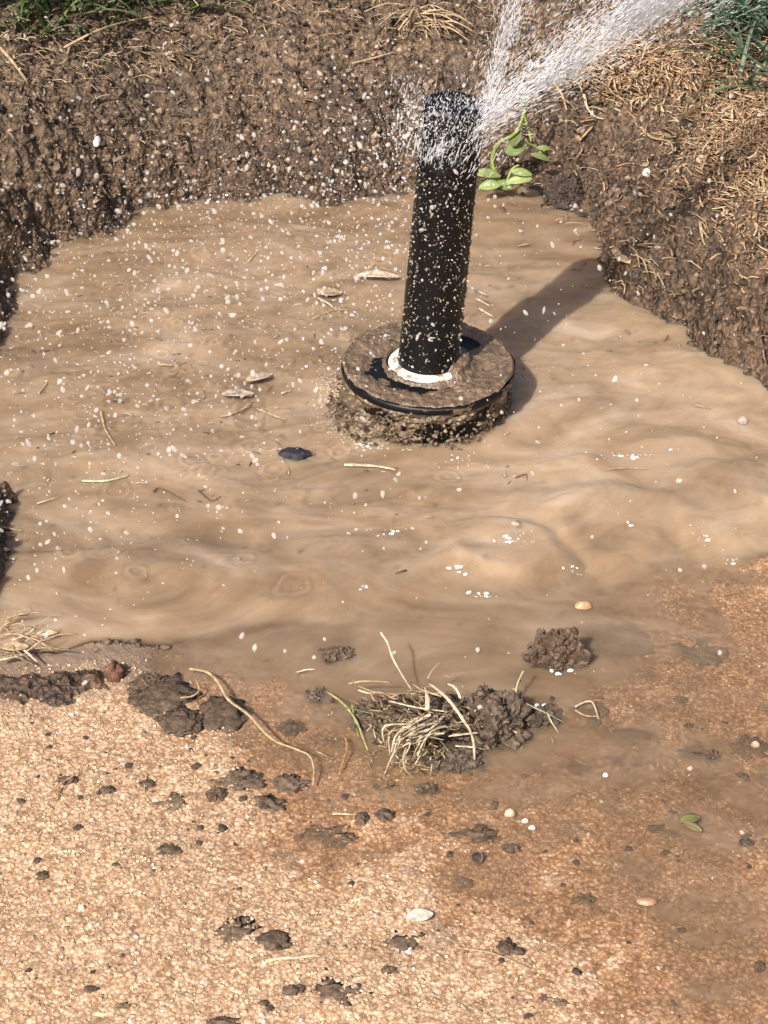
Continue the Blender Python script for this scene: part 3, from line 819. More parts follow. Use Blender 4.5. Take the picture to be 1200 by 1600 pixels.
# tiny specks which nothing tells apart
tiny_mesh = []
for i in range(5):
    V, F = lump(1, 1, .5, 3, .6, 2, True, i + 40)
    o = None; me = None
    tiny_mesh.append((V, F))
metiny = []
for i, (V, F) in enumerate(tiny_mesh):
    mm = npmesh('mud_speck', V, F, M_MUD, colors=np.tile([.085, .058, .042], (len(V), 1)))
    metiny.append(mm.data); bpy.data.objects.remove(mm)
cnt = 0
while cnt < 120:
    px, py = random.uniform(0, 1200), random.uniform(1120, 1598)
    if random.random() > .35 + .65 * math.exp(-((py - 1230) / 90) ** 2): continue
    p = on_surface(px, py, solidz)
    o = bpy.data.objects.new('mud_speck', metiny[cnt % 5]); COL.objects.link(o)
    s = (5 + 9 * random.random() ** 2) * pscale(p)
    o.scale = (s * random.uniform(.8, 1.6), s, s * .5); o.rotation_euler = (0, 0, random.uniform(0, 6)); o.location = p
    w_ = 'left half' if px < 600 else 'right half'
    tag(o, 'tiny dark mud speck on the %s of the concrete' % w_, 'mud', 'tiny mud specks on the %s of the concrete' % w_); cnt += 1

clod('soil_clod', 868, 1036, 92, 64, 15, 'dark pebbly soil clod standing in brown water right above the straw clump', 'soil clod', col=(.12, .078, .052), amp=.45, freq=2.4, sub=5, crag=.35, fn=topz, deep=.8)
clod('soil_clod', 845, 1128, 70, 50, 5, 'low wet soil clod under the green stalk at the right end of the straw clump', 'soil clod', col=(.10, .07, .05), amp=.5, freq=2.4, sub=5, crag=.2)
clod('rusty_clod', 180, 1056, 34, 34, 7, 'rusty brown clod on the muddy edge of the concrete', 'soil clod', col=(.13, .06, .035), amp=.4, sub=4)
clod('soil_clod', 460, 711, 52, 20, 3, 'dark wet lump poking out of the pool left of the collar', 'soil clod', col=(.03, .03, .04), amp=.3, fn=topz)
clod('soil_clod', 885, 306, 60, 44, 14, 'dark overhanging clod at the back right shore of the pool', 'soil clod', col=(.06, .04, .03), amp=.4, fn=topz, crag=.2, sub=5)
clod('flat_stone', 893, 322, 26, 16, 4, 'flat grey stone on the shore below the dark overhanging clod', 'stone', col=(.34, .27, .21), m=M_STONE, amp=.15, fn=topz)
peb = [(911, 949, 28, 16, 2.6, 'orange tan pebble in the thin water below the surge', (.60, .36, .18)),
       (803, 1087, 14, 14, 4, 'small orange pebble at the right end of the straw clump', (.58, .33, .15)),
       (797, 1275, 18, 14, 2.4, 'cream pebble on wet concrete above two white bits', (.72, .52, .33)),
       (152, 224, 13, 17, 3, 'bright white pebble on the dark left bank', (.85, .82, .78)),
       (1180, 1165, 14, 9, 2, 'pale pebble in the film at the right edge', (.6, .45, .32)),
       (1160, 660, 18, 12, 3, 'pale pebble at the right shore of the pool', (.5, .4, .33)),
       (1010, 274, 15, 12, 3, 'white pebble on the right bank below the straw litter', (.8, .76, .66)),
       (1095, 250, 14, 9, 3, 'cream pebble on the right bank at the edge of the straw litter', (.75, .66, .5)),
       (820, 1287, 12, 7, 1.5, 'upper left one of two tiny white bits', (.85, .76, .66)),
       (831, 1296, 12, 7, 1.5, 'lower right one of two tiny white bits', (.85, .76, .66)),
       (1010, 1410, 34, 16, 1.5, 'flat pinkish stone set in the wet concrete', (.5, .28, .18)),
       (128, 1398 + 26, 12, 10, 2, 'pale grit stone on dry concrete at left', (.78, .62, .45)),
       (946, 1213, 10, 8, 1.4, 'tiny white pebble in the shallow film', (.85, .78, .7))]
for px, py, w, h, lf, lab, c in peb:
    clod('pebble', px, py, w, h, lf, lab, 'pebble', 'pebbles lying about', col=tuple(v_ * .78 for v_ in c), m=M_STONE, amp=.15, freq=1.0, sub=3, fn=topz)

# ------------------------------------------------------------------ straws, roots, leaves
STR = (.50, .37, .22); PALE = (.68, .57, .40); ORG = (.55, .33, .17); GRN = (.20, .27, .08)
def straw_on(name, pix, wpx, label, cat='straw', group=None, col=STR, lift=.0006, arch=0.0, fn=None, m=None, flat=.55, taper=True, parent=None, lifts=None):
    pts = [on_surface(a, b, fn or topz) for a, b in pix]
    k = pscale(pts[0])
    for i, p in enumerate(pts):
        t = i / max(len(pts) - 1, 1)
        p.z += lift + arch * math.sin(math.pi * t) + (lifts[i] if lifts else 0)
        if not lifts: pass
    path = smooth_path(pts, 6); n = len(path)
    r = wpx * k / 2
    rad = [r * (1 - (.55 * (i / (n - 1)) ** 1.5 if taper else 0)) * random.uniform(.85, 1.15) for i in range(n)]
    base = path[0].copy()
    V, F = tube([q - base for q in path], rad, 6, flat, .12)
    mg = Merge(); mg.add(V, F, np.array(col) * random.uniform(.9, 1.1))
    o = mg.build(name, m or M_STRAW, parent); o.location = base
    if label: tag(o, label, cat, group)
    return o
GS = 'loose straws and stems'
S = [
 ('straw', [(297, 1052), (325, 1062), (342, 1082), (358, 1112), (390, 1138), (425, 1175), (465, 1190), (484, 1200), (491, 1216), (489, 1234)], 5.5, 'long curved dry stem lying from the mud edge down over the concrete', STR, .002, .004),
 ('straw', [(538, 729), (560, 730), (590, 732), (618, 738)], 7, 'pale straw floating in front of the collar', PALE, .0008, 0),
 ('straw', [(128, 754), (165, 755), (202, 746)], 5, 'pale greenish straw floating near the left shore', (.62, .62, .42), .0006, 0),
 ('straw', [(158, 645), (164, 672), (180, 698)], 5, 'bent straw floating upright in the left of the pool', STR, .0006, 0),
 ('straw', [(345, 655), (372, 645), (395, 632)], 6, 'straw floating beside the torn leaf left of the collar', STR, .0006, 0),
 ('straw', [(400, 640), (425, 652), (447, 659)], 5, 'straw floating right of the torn leaf left of the collar', STR, .0006, 0),
 ('straw', [(250, 574), (275, 572), (292, 568)], 4, 'thin straw floating in the middle of the left pool', STR, .0006, 0),
 ('straw', [(388, 412), (396, 402), (402, 396)], 4, 'short straw floating near the back shore', STR, .0006, 0),
 ('straw', [(60, 618), (75, 600)], 4, 'tiny straw floating by the left shore', STR, .0006, 0),
 ('straw', [(743, 455), (762, 464)], 5, 'upper one of three short straws floating right of the riser', PALE, .0006, 0),
 ('straw', [(745, 470), (765, 480)], 4, 'middle one of three short straws floating right of the riser', PALE, .0006, 0),
 ('straw', [(748, 484), (772, 498)], 5, 'lowest one of three short straws floating right of the riser', PALE, .0006, 0),
 ('straw', [(497, 468), (515, 478), (520, 484)], 5, 'short pale straw floating left of the riser', PALE, .0006, 0),
 ('straw', [(488, 500), (520, 488), (545, 486)], 3, 'long thin straw floating left of the riser', STR, .0006, 0),
 ('straw', [(716, 508), (732, 512)], 5, 'short pale straw lying on the back rim of the collar', PALE, .024, 0),
 ('straw', [(950, 738), (975, 734), (1008, 736)], 3, 'thin straw in the current at right', STR, .0006, 0),
 ('straw', [(1085, 636), (1110, 640)], 4, 'thin straw floating by the right shore', STR, .0006, 0),
 ('straw', [(716, 1485), (745, 1492), (775, 1500), (828, 1517)], 5, 'thin dry stalk lying on the concrete at the bottom', STR, .0008, .001),
 ('straw', [(415, 1507), (440, 1502), (465, 1499), (497, 1495)], 9, 'thick pale straw piece lying on the concrete below the crumbly spot', PALE, .0006, 0),
 ('straw', [(520, 1274), (535, 1275), (556, 1278)], 5, 'short pale straw on wet concrete above the flat smears', PALE, .0008, 0),
 ('root', [(540, 1158), (542, 1180), (530, 1216)], 4, 'thin brown root left of the straw clump in the shallows', ORG, .001, .002),
 ('straw', [(898, 1110), (912, 1105), (924, 1106), (930, 1116), (935, 1128)], 4.5, 'bent straw loop floating right of the straw clump', PALE, .001, .001),
 ('straw', [(898, 1115), (915, 1122), (934, 1124)], 3.5, 'thin straw closing the bent loop right of the straw clump', STR, .001, 0),
 ('straw', [(230, 1212), (226, 1240), (234, 1256)], 3, 'faint thin stem lying on the dry concrete at left', STR, .0005, 0),
 ('straw', [(90, 1252), (95, 1235), (120, 1215), (140, 1205)], 3, 'thin brown fibre curling over dry concrete near the left edge', ORG, .0008, .001),
 ('straw', [(283, 1106), (302, 1102), (312, 1092), (308, 1080)], 4, 'curled straw on the cracked mud patch', STR, .004, 0),
 ('straw', [(464, 1054), (478, 1052), (492, 1050)], 4, 'short pale straw floating above the sunken clod', PALE, .0008, 0),
 ('straw', [(0, 826), (14, 829), (36, 834)], 5, 'pale straw sticking out from the left bank over the water', STR, .001, 0),
 ('straw', [(100, 92), (150, 72), (200, 58), (240, 40)], 6, 'long dry stalk lying across the top left bank', STR, .004, .004),
 ('straw', [(0, 85), (20, 110), (45, 145)], 7, 'thick dry stalk at the left edge of the bank', STR, .004, 0),
 ('straw', [(550, 108), (580, 102), (615, 95)], 6, 'dry stalk on the bank above and left of the riser', STR, .003, 0),
 ('straw', [(240, 4), (280, 18), (330, 10), (400, 6)], 6, 'reddish runner stem along the top edge of the bank', (.5, .27, .17), .004, .003),
 ('straw', [(865, 140), (878, 160), (885, 182)], 5, 'upright bent straw on the soil right of the spray', STR, .003, 0),
 ('straw', [(912, 160), (918, 178), (930, 192), (942, 202)], 5, 'curled pale straw on the right bank', PALE, .003, 0),
 ('straw', [(1000, 212), (1018, 226), (1045, 232), (1052, 248)], 6, 'hooked tan root on the right bank', STR, .003, 0),
 ('straw', [(1092, 368), (1096, 385), (1100, 400)], 5, 'short upright root on the right bank', STR, .003, 0),
 ('straw', [(905, 228), (925, 215)], 5, 'short root stub on the soil right of the green weed', ORG, .003, 0),
 ('straw', [(1190, 280), (1192, 300), (1200, 312)], 6, 'root hanging at the right edge of the bank', STR, .003, 0),
 ('straw', [(310, 770), (330, 785), (345, 778)], 3.5, 'hooked dark fibre floating in the left of the pool', (.16, .1, .06), .0006, 0),
 ('straw', [(240, 772), (252, 765), (290, 786)], 3.5, 'bent dark twig floating in the left of the pool', (.16, .1, .06), .0006, 0),
 ('straw', [(805, 748), (822, 744)], 4, 'tiny dark twig floating right below the collar', (.16, .1, .06), .0006, 0),
 ('straw', [(440, 618), (455, 612)], 4, 'tiny pale chip floating left of the collar', PALE, .0006, 0),
 ('straw', [(58, 790), (95, 778)], 3.5, 'pale straw floating where the left shore turns', PALE, .0006, 0),
]
for nm, pix, w, lab, c, lift, arch in S:
    straw_on(nm, pix, w, lab, 'root' if nm == 'root' else 'straw', GS, c, lift, arch)

def leafshape(L, W, curl=.15, n=14, fold=.12, twist=0):
    V = []; F = []
    for i in range(n + 1):
        t = i / n; w = W * math.sin(math.pi * min(max(t * .96 + .02, 0), 1)) ** .7 / 2
        z = curl * L * math.sin(math.pi * t)
        for j, s in enumerate((-1, -.5, 0, .5, 1)):
            V.append((L * t, w * s, z + abs(s) * fold * W + .0002))
    m = len(V)
    V += [(a, b, c - .0003) for a, b, c in V]
    for i in range(n):
        for j in range(4):
            a = i * 5 + j; F.append([a, a + 5, a + 6, a + 1]); F.append([m + a, m + a + 1, m + a + 6, m + a + 5])
    for i in range(n):
        F.append([i * 5, m + i * 5, m + i * 5 + 5, i * 5 + 5]); F.append([i * 5 + 4, i * 5 + 9, m + i * 5 + 9, m + i * 5 + 4])
    return np.array(V), np.array(F)
def leaf_piece(px, py, w, h, rot, label, col, m=None, lift=.001, name='leaf_scrap', cat='leaf'):
    p = on_surface(px, py); k = pscale(p)
    V, F = leafshape(w * k, h * k * 1.5, .08)
    V[:, 0] -= w * k / 2
    mg = Merge(); mg.add(V, F, col); o = mg.build(name, m or M_STRAW)
    o.location = p + Vector((0, 0, lift)); o.rotation_euler = (.1, .05, math.radians(rot)); tag(o, label, cat, 'leaf scraps'); return o
leaf_piece(591, 438, 66, 14, 2, 'flat pale leaf floating just left of the riser', (.62, .47, .33), lift=.0012)
leaf_piece(515, 462, 40, 18, 8, 'faint brown leaf half sunk left of the riser', (.42, .3, .2), lift=.0006)
leaf_piece(405, 598, 48, 14, 32, 'torn curled grey leaf floating left of the collar', (.50, .40, .3), lift=.002)
leaf_piece(372, 624, 50, 14, 6, 'second grey leaf floating below the torn curled one', (.45, .36, .28), lift=.0012)
leaf_piece(656, 1437, 42, 17, 16, 'white leaf scrap lying on the dry concrete', (.74, .66, .54), lift=.0008)
leaf_piece(1078, 1285, 34, 12, 20, 'upper one of two green leaf scraps sunk in the film at lower right', (.24, .22, .09), M_GREEN)
leaf_piece(1082, 1297, 30, 9, -35, 'lower one of two green leaf scraps sunk in the film at lower right', (.28, .23, .12), M_GREEN)
leaf_piece(75, 1003, 30, 9, 10, 'pale curled leaf at the left mud edge', (.7, .55, .36), lift=.003)
leaf_piece(25, 1028, 40, 15, 5, 'broad tan leaf at the left edge of the picture beside the mud', (.6, .42, .27), lift=.004)
leaf_piece(972, 428, 34, 16, -60, 'tan husk on the corner of the right bank by the water', (.68, .48, .28), lift=.004)

def bunch(name, label, cat, centre, items, partname='straw', m=None, soil=None):
    """one tangled thing: an Empty with its straws as parts"""
    c = on_surface(*centre); root = empty(name, c); tag(root, label, cat)
    if soil:
        V, F, col = soil; o = npmesh('soil_lump', V, F, M_MUD, root, colors=col)
    for pn, pts, r, col, mt in items:
        path = smooth_path([p - c for p in pts], 4); n = len(path)
        base = path[0].copy()
        V, F = tube([q - base for q in path], [r * (1 - .5 * (i / (n - 1)) ** 2) for i in range(n)], 5, .6, .15)
        mg = Merge(); mg.add(V, F, col); o = mg.build(pn, mt or M_STRAW, root); o.location = base
    return root
# left tangle on the mud edge
items = []
for i in range(24):
    a = on_surface(random.uniform(-20, 70), random.uniform(985, 1045)) + Vector((0, 0, random.uniform(.001, .006)))
    th = random.uniform(-.9, .9); l = random.uniform(.006, .02)
    b = a + Vector((math.cos(th), math.sin(th) * 1.2, random.uniform(-.1, .15))) * l
    items.append(('straw', [a, (a + b) / 2 + Vector((0, 0, .0015)), b], random.uniform(.0002, .0006), np.array(STR) * random.uniform(.6, 1.3), None))
for q in ([(0, 1046), (20, 1042), (42, 1036)], [(26, 1022), (42, 1032), (60, 1048)], [(20, 1015), (48, 1002), (55, 998)]):
    items.append(('straw', [on_surface(*s) + Vector((0, 0, .004)) for s in q], .0007, PALE, None))
bunch('straw_tangle', 'tangle of pale straw on the mud at the left edge of the picture', 'straw', (30, 1020), items)
# corner bunch on the right bank
items = []
for i in range(26):
    a = on_surface(random.uniform(945, 1010), random.uniform(385, 460)) + Vector((0, 0, random.uniform(.001, .007)))
    th = random.uniform(-1.5, .2); l = random.uniform(.005, .017)
    b = a + Vector((math.cos(th), math.sin(th), random.uniform(-.4, .1))) * l
    items.append(('straw', [a, (a + b) / 2 + Vector((.001, 0, .002)), b], random.uniform(.0002, .0007), np.array(STR) * random.uniform(.6, 1.3), None))
bunch('straw_tangle', 'small knot of tan dead grass on the corner of the right bank over the water', 'straw', (975, 430), items)
items = []
for i in range(34):
    a = on_surface(655 + random.gauss(0, 14), 35 + random.gauss(0, 8)) + Vector((0, 0, random.uniform(.001, .005)))
    th = random.uniform(-3.1, .1); l = random.uniform(.01, .03)
    b = a + Vector((math.cos(th), math.sin(th) * .7, random.uniform(-.25, .15))) * l
    items.append(('straw', [a, (a + b) / 2 + Vector((0, 0, .003)), b], random.uniform(.0003, .0008), np.array(STR) * random.uniform(.8, 1.3), None))
bunch('straw_tangle', 'spread tuft of dry grass at the top of the bank above the riser', 'straw', (655, 35), items)

# the sod clump in front
def sod():
    c = on_surface(700, 1140, solidz); k = pscale(c)
    root = empty('sod_clump', c); tag(root, 'clump of muddy soil and tangled pale dead grass standing in the shallow water', 'grass clump')
    def lumpat(px, py, w, d, h, seed, col, nm='soil_lump', crag=.25):
        p = on_surface(px, py, solidz) - c
        V, F = lump(w * k, d * k, h, 5, .42, 2.0, True, seed, crag)
        o = npmesh(nm, V, F, M_MUD, root, smooth=False, colors=colored(V, col, .5, seed)); o.location = p
        return V + np.array(p)
    lumpat(770, 1142, 115, 115, .014, 5, (.12, .085, .06))
    lumpat(700, 1138, 110, 110, .010, 9, (.11, .075, .055))
    lumpat(640, 1135, 110, 95, .007, 14, (.13, .09, .06))
    lumpat(580, 1125, 80, 70, .004, 22, (.12, .085, .06))
    lumpat(715, 1190, 90, 60, .004, 31, (.12, .09, .065))
    n = 600
    t = RNG.normal(0, 1, (n, 2)) * np.array([42, 14]); P = []
    lows = []
    pos = []; 
    for i in range(n):
        p = on_surface(700 + t[i, 0] * 1.5, 1135 + t[i, 1], solidz) - c
        pos.append((p.x, p.y, p.z + RNG.uniform(.001, .004)))
    pos = np.array(pos)
    s = .0005 + .0014 * RNG.random(n) ** 2.5
    pal = np.array([(.07, .048, .034), (.13, .09, .06), (.22, .16, .11), (.4, .3, .2)])
    o = scatter('soil_crumb', pos, s[:, None] * RNG.uniform(.6, 1.5, (n, 3)), M_MUD, pal[RNG.choice(4, n, p=[.3, .35, .25, .1])], RNG, 1, parent=root); o['kind'] = 'stuff'
    def P3(px, py, z):       # a point at height z above the paving seen at this picture position
        return at(px, py, c.z + z) - c
    def st(pts, w, col, nm='straw', mt=None):
        path = smooth_path([P3(*q) for q in pts], 4); m = len(path); base = path[0].copy()
        V, F = tube([q - base for q in path], [w * .78 * k / 2 * (1 - .5 * (i / (m - 1)) ** 2) for i in range(m)], 6, .5, .22)
        mg = Merge(); mg.add(V, F, col); o = mg.build(nm, mt or M_STRAW, root); o.location = base
    P_ = np.array(PALE); T_ = np.array(STR)
    st([(595, 988, .022), (606, 1005, .020), (617, 1035, .016), (643, 1078, .010)], 5.5, P_ * .95)
    st([(672, 1068, .016), (700, 1092, .019), (722, 1122, .017), (738, 1150, .012), (742, 1190, .003)], 8, P_)
    st([(545, 1068, .010), (570, 1064, .012), (612, 1066, .010)], 6, T_)
    st([(560, 1072, .010), (590, 1082, .012), (630, 1085, .012)], 5, T_ * .8)
    st([(608, 1095, .013), (650, 1105, .017), (700, 1112, .016)], 6, P_)
    st([(668, 1110, .018), (668, 1090, .020), (664, 1072, .016)], 10, P_ * 1.05)
    st([(690, 1088, .020), (660, 1078, .018), (645, 1068, .014)], 6, T_)
    st([(700, 1068, .020), (712, 1075, .022), (720, 1092, .02)], 8, P_)
    # the thick pale bundle bending down and left
    for i in range(34):
        x0 = 690 + random.uniform(-35, 5); y0 = 1138 + random.uniform(-24, 8)
        j = random.uniform(-12, 12)
        pts = [(x0, y0, .014), (x0 - 30 + j, y0 + 12, .015), (x0 - 48 + j * .6, y0 + 35, .010), (x0 - 52 + j * 1.3, y0 + 52 + random.uniform(0, 12), .005), (640 + random.uniform(-26, 20), 1196 + random.uniform(-4, 24), .001)]
        st([(a_ + random.gauss(0, 8), b_ + random.gauss(0, 5), max(z_ + random.gauss(0, .0025), .0005)) for a_, b_, z_ in pts[:random.choice((2, 3, 4, 5))]], random.choice((2, 3, 4, 5.5, 7)), P_ * random.uniform(.65, 1.3))
    for i in range(40):      # curls over the middle
        x0 = random.gauss(650, 38); y0 = random.gauss(1112, 20); th = random.uniform(0, 6.28); l = random.uniform(18, 46)
        x1, y1 = x0 + l * math.cos(th), y0 + l * math.sin(th) * .6
        st([(x0, y0, .009), ((x0 + x1) / 2 + random.uniform(-8, 8), (y0 + y1) / 2 + random.uniform(-8, 8), .019), (x1, y1, .011)], random.uniform(2, 5.5), T_ * random.uniform(.4, 1.4))
    mg = Merge()
    for i in range(260):
        x0 = random.gauss(665, 45); y0 = random.gauss(1120, 22) + (random.uniform(0, 70) if x0 < 690 else 0); th = random.uniform(0, 6.28); l = random.uniform(6, 22); z0 = random.uniform(.004, .016) * (1 if y0 < 1150 else .4)
        a_ = P3(x0, y0, z0); b_ = P3(x0 + l * math.cos(th), y0 + l * math.sin(th) * .7, z0 + random.uniform(-.004, .004)); m_ = (a_ + b_) / 2 + Vector((random.gauss(0, .0008), 0, random.gauss(0, .0012)))
        V, F = tube(smooth_path([a_, m_, b_], 2), random.uniform(1, 3.2) * k / 2, 4, .5, .25); mg.add(V, F, T_ * random.uniform(.35, 1.3))
    o = mg.build('straw_chaff', M_STRAW, root); o['kind'] = 'stuff'
    for pts in ([(712, 1165, .006), (742, 1168, .006), (760, 1172, .003)], [(700, 1150, .008), (735, 1146, .008), (768, 1143, .006)], [(722, 1178, .003), (750, 1186, .002), (778, 1190, .001)]):
        st(pts, 6, P_)
    g = [( [(510, 1080, .006), (535, 1098, .008), (556, 1125, .006), (570, 1160, .003), (582, 1195, .001)], 5.5, (.42, .40, .18)),
         ([(535, 1105, .008), (570, 1112, .009), (610, 1124, .008)], 4, (.2, .25, .08)),
         ([(550, 1100, .008), (554, 1125, .005), (560, 1150, .003)], 4, (.4, .42, .15)),
         ([(575, 1190, .003), (584, 1208, .001), (595, 1215, .001), (612, 1208, .001)], 3.5, (.25, .22, .12)),
         ([(805, 1090, .008), (832, 1104, .008), (858, 1116, .006), (883, 1130, .002)], 5, (.45, .45, .3)),
         ([(855, 1113, .006), (862, 1128, .004), (876, 1150, .002)], 4, (.6, .5, .3)),
         ([(818, 1048, .012), (808, 1070, .010), (804, 1096, .006)], 4.5, (.5, .46, .28)),
         ([(862, 1150, .003), (862, 1170, .002), (835, 1182, .001), (815, 1178, .001)], 4, (.3, .22, .14)),
         ([(800, 1140, .006), (812, 1150, .004), (815, 1170, .001), (808, 1176, .001)], 5, (.7, .62, .45)),
         ([(560, 1078, .012), (578, 1083, .012), (600, 1080, .010)], 6, (.62, .6, .35)),
         ([(668, 1060, .016), (676, 1046, .019), (686, 1036, .022)], 4, (.4, .36, .2)),
         ([(584, 1140, .006), (588, 1155, .002)], 7, (.75, .68, .5))]
    for pts, w, col in g: st(pts, w, col, 'grass_blade', M_GREEN if col[1] >= col[0] else None)
sod()

# ------------------------------------------------------------------ green weed behind the riser
def weed():
    c = on_surface(786, 296, topz) + Vector((0, -.010, .0)); k = pscale(c)
    root = empty('weed_seedling', c); tag(root, 'small bright green weed growing at the back shore right of the riser', 'weed')
    q = Vector((0, 1, 0)) ; 
    def P3(px, py):      # stands in the upright plane through the root
        r = ray(px, py); t = (c.y - CAM.y) / r.y
        return CAM + r * t - c
    def stem(pix, w, parent=root, dy=0):
        pts = [P3(*a) + Vector((0, dy + .004 * math.sin(i), 0)) for i, a in enumerate(pix)]
        path = smooth_path(pts, 5); base = path[0].copy(); n = len(path)
        V, F = tube([p - base for p in path], [w * k / 2 * (1 - .4 * i / (n - 1)) for i in range(n)], 7, 1, .05)
        mg = Merge(); mg.add(V, F, (.36, .46, .11)); o = mg.build('stem', M_GREEN, parent); o.location = base
    stem([(786, 293), (770, 262), (773, 240), (782, 222), (800, 208), (812, 190), (826, 150)], 7)
    stem([(825, 150), (820, 180), (826, 205), (830, 222)], 5)
    stem([(786, 290), (760, 275), (738, 272)], 5)
    stem([(790, 290), (800, 270), (812, 262)], 5)
    stem([(818, 222), (835, 232), (850, 243)], 4)
    for (px, py, L, W, ang, tone) in [(738, 270, 44, 15, -8, 1), (748, 288, 34, 17, 8, 1.2), (776, 286, 26, 17, -25, 1.1), (790, 278, 40, 14, 8, 1.35), (796, 262, 34, 13, -10, 1.3),
                                    (790, 238, 34, 26, 22, .75), (800, 226, 28, 20, 60, .7), (828, 238, 32, 10, -20, .8), (820, 165, 20, 8, 80, .9), (838, 232, 22, 9, -5, .8)]:
        V, F = leafshape(L * k, W * k, .12)
        V = V @ np.array(Matrix.Rotation(math.radians(42), 3, 'X')).T         # blade faces up and towards the viewer
        V = V @ np.array(Matrix.Rotation(math.radians(-ang), 3, 'Y')).T
        mg = Merge(); mg.add(V, F, np.array((.27, .34, .12)) * tone); o = mg.build('leaf', M_GREEN, root); o.location = P3(px, py) + Vector((0, random.uniform(-.006, .002), 0))
weed()

# ------------------------------------------------------------------ grass and straw litter on the bank
def grass_patch(name, boxes, n, cols, lmin, lmax, w, label=None):
    mg = Merge()
    for i in range(n):
        x0, y0, x1, y1 = random.choice(boxes)
        px = random.uniform(x0, x1); py = random.uniform(y0, y1)
        p = on_surface(px, py); L = random.uniform(lmin, lmax); a = random.uniform(0, 6.28); bend = random.uniform(.5, 1.5)
        d = Vector((math.cos(a), math.sin(a), 0)); side = Vector((-d.y, d.x, 0)); W = w * random.uniform(.6, 1.3)
        V = []; F = []; m = 8; q = p.copy() - Vector((0, 0, .002)); el = random.uniform(.7, 1.4)
        for j in range(m + 1):
            t = j / m; e = el - bend * t
            if j: q = q + (d * math.cos(e) + Vector((0, 0, math.sin(e)))) * (L / m)
            ww = W * (1 - t ** 2.2) * .5 + .00005
            V += [(q - side * ww)[:], (q - Vector((0, 0, ww * .5)))[:], (q + side * ww)[:]]
        for j in range(m):
            for s in (0, 1):
                b = j * 3 + s; F.append([b, b + 1, b + 4, b + 3])
        mg.add(V, F, np.array(random.choice(cols)) * random.uniform(.7, 1.25))
    o = mg.build(name, M_GREEN); tag(o, kind='stuff')
gr = [(.09, .15, .045), (.12, .19, .06), (.07, .12, .05), (.16, .20, .08), (.22, .24, .13)]
gb = [(.07, .13, .07), (.09, .16, .09), (.12, .18, .11), (.2, .25, .18)]
grass_patch('grass', [(-60, -60, 160, 60), (-60, -80, 330, 10), (60, -40, 300, 30)], 420, gr, .015, .055, .0022)
grass_patch('grass', [(1090, -60, 1280, 60), (1150, 20, 1290, 150), (1000, -90, 1200, 0)], 520, gb, .02, .06, .0024)
grass_patch('grass', [(-500, -400, 1700, -60)], 5200, gr, .02, .06, .0024)
def litter(name, boxes, n, cols, lmin, lmax, lift):
    mg = Merge()
    for i in range(n):
        kind = random.choice(boxes); cx, cy, sx_, sy_ = kind
        p = on_surface(random.gauss(cx, sx_), random.gauss(cy, sy_)); L = random.uniform(lmin, lmax) * random.uniform(.5, 1)
        p.z += random.uniform(0, lift)
        a = random.gauss(-.5, .9); d = Vector((math.cos(a), math.sin(a), random.uniform(-.35, .35)))
        mid = p + d * L * .5 + Vector((random.uniform(-1, 1), random.uniform(-1, 1), random.uniform(0, 1))) * L * .18
        V, F = tube(smooth_path([p, mid, p + d * L], 2), random.uniform(.00018, .0006), 4, .45, .2)
        mg.add(V, F, np.array(random.choice(cols)) * random.uniform(.7, 1.2))
    o = mg.build(name, M_STRAW); tag(o, kind='stuff')
sc = [(.55, .38, .22), (.62, .45, .28), (.45, .27, .14), (.70, .55, .36), (.50, .30, .17), (.35, .22, .13)]
litter('straw_litter', [(950, 95, 50, 22), (1040, 130, 60, 30), (1130, 200, 50, 45), (1170, 150, 45, 50), (1010, 110, 60, 25), (1150, 230, 40, 30), (1190, 120, 50, 60), (1100, 260, 80, 60), (1180, 320, 40, 60)], 4600, sc, .005, .016, .003)
litter('straw_litter', [(120, 50, 110, 35), (280, 40, 90, 25), (60, 100, 70, 35), (520, 30, 120, 30), (700, 30, 90, 25), (200, 90, 90, 20)], 620, [(.32, .22, .14), (.24, .15, .09), (.42, .31, .2), (.55, .42, .28)], .004, .016, .003)
litter('straw_litter', [(500, 150, 250, 60), (1000, 300, 90, 60), (850, 180, 60, 40), (150, 200, 120, 60), (1100, 420, 70, 60)], 420, [(.30, .2, .13), (.22, .14, .09), (.42, .32, .22)], .004, .012, .002)

# small chips floating on the pool
def flotsam():
    mg = Merge()
    for i in range(230):
        px = random.uniform(20, 830); py = random.gauss(610, 120)
        if not 350 < py < 900: continue
        p = on_surface(px, py)
        if abs(p.z - float(waterz(p.x, p.y))) > .0005: continue
        L = random.uniform(.001, .004) * random.uniform(.5, 1.4); a = random.gauss(0, .7)
        d = Vector((math.cos(a), math.sin(a), 0))
        V, F = tube([p, p + d * L * .5 + Vector((0, 0, .0003)), p + d * L], random.uniform(.0002, .0005), 4, .6, .2)
        mg.add(V, F, random.choice([(.16, .1, .065), (.25, .17, .11), (.6, .48, .34), (.12, .08, .055), (.5, .36, .24)]))
    o = mg.build('floating_chips', M_STRAW); tag(o, kind='stuff')
flotsam()

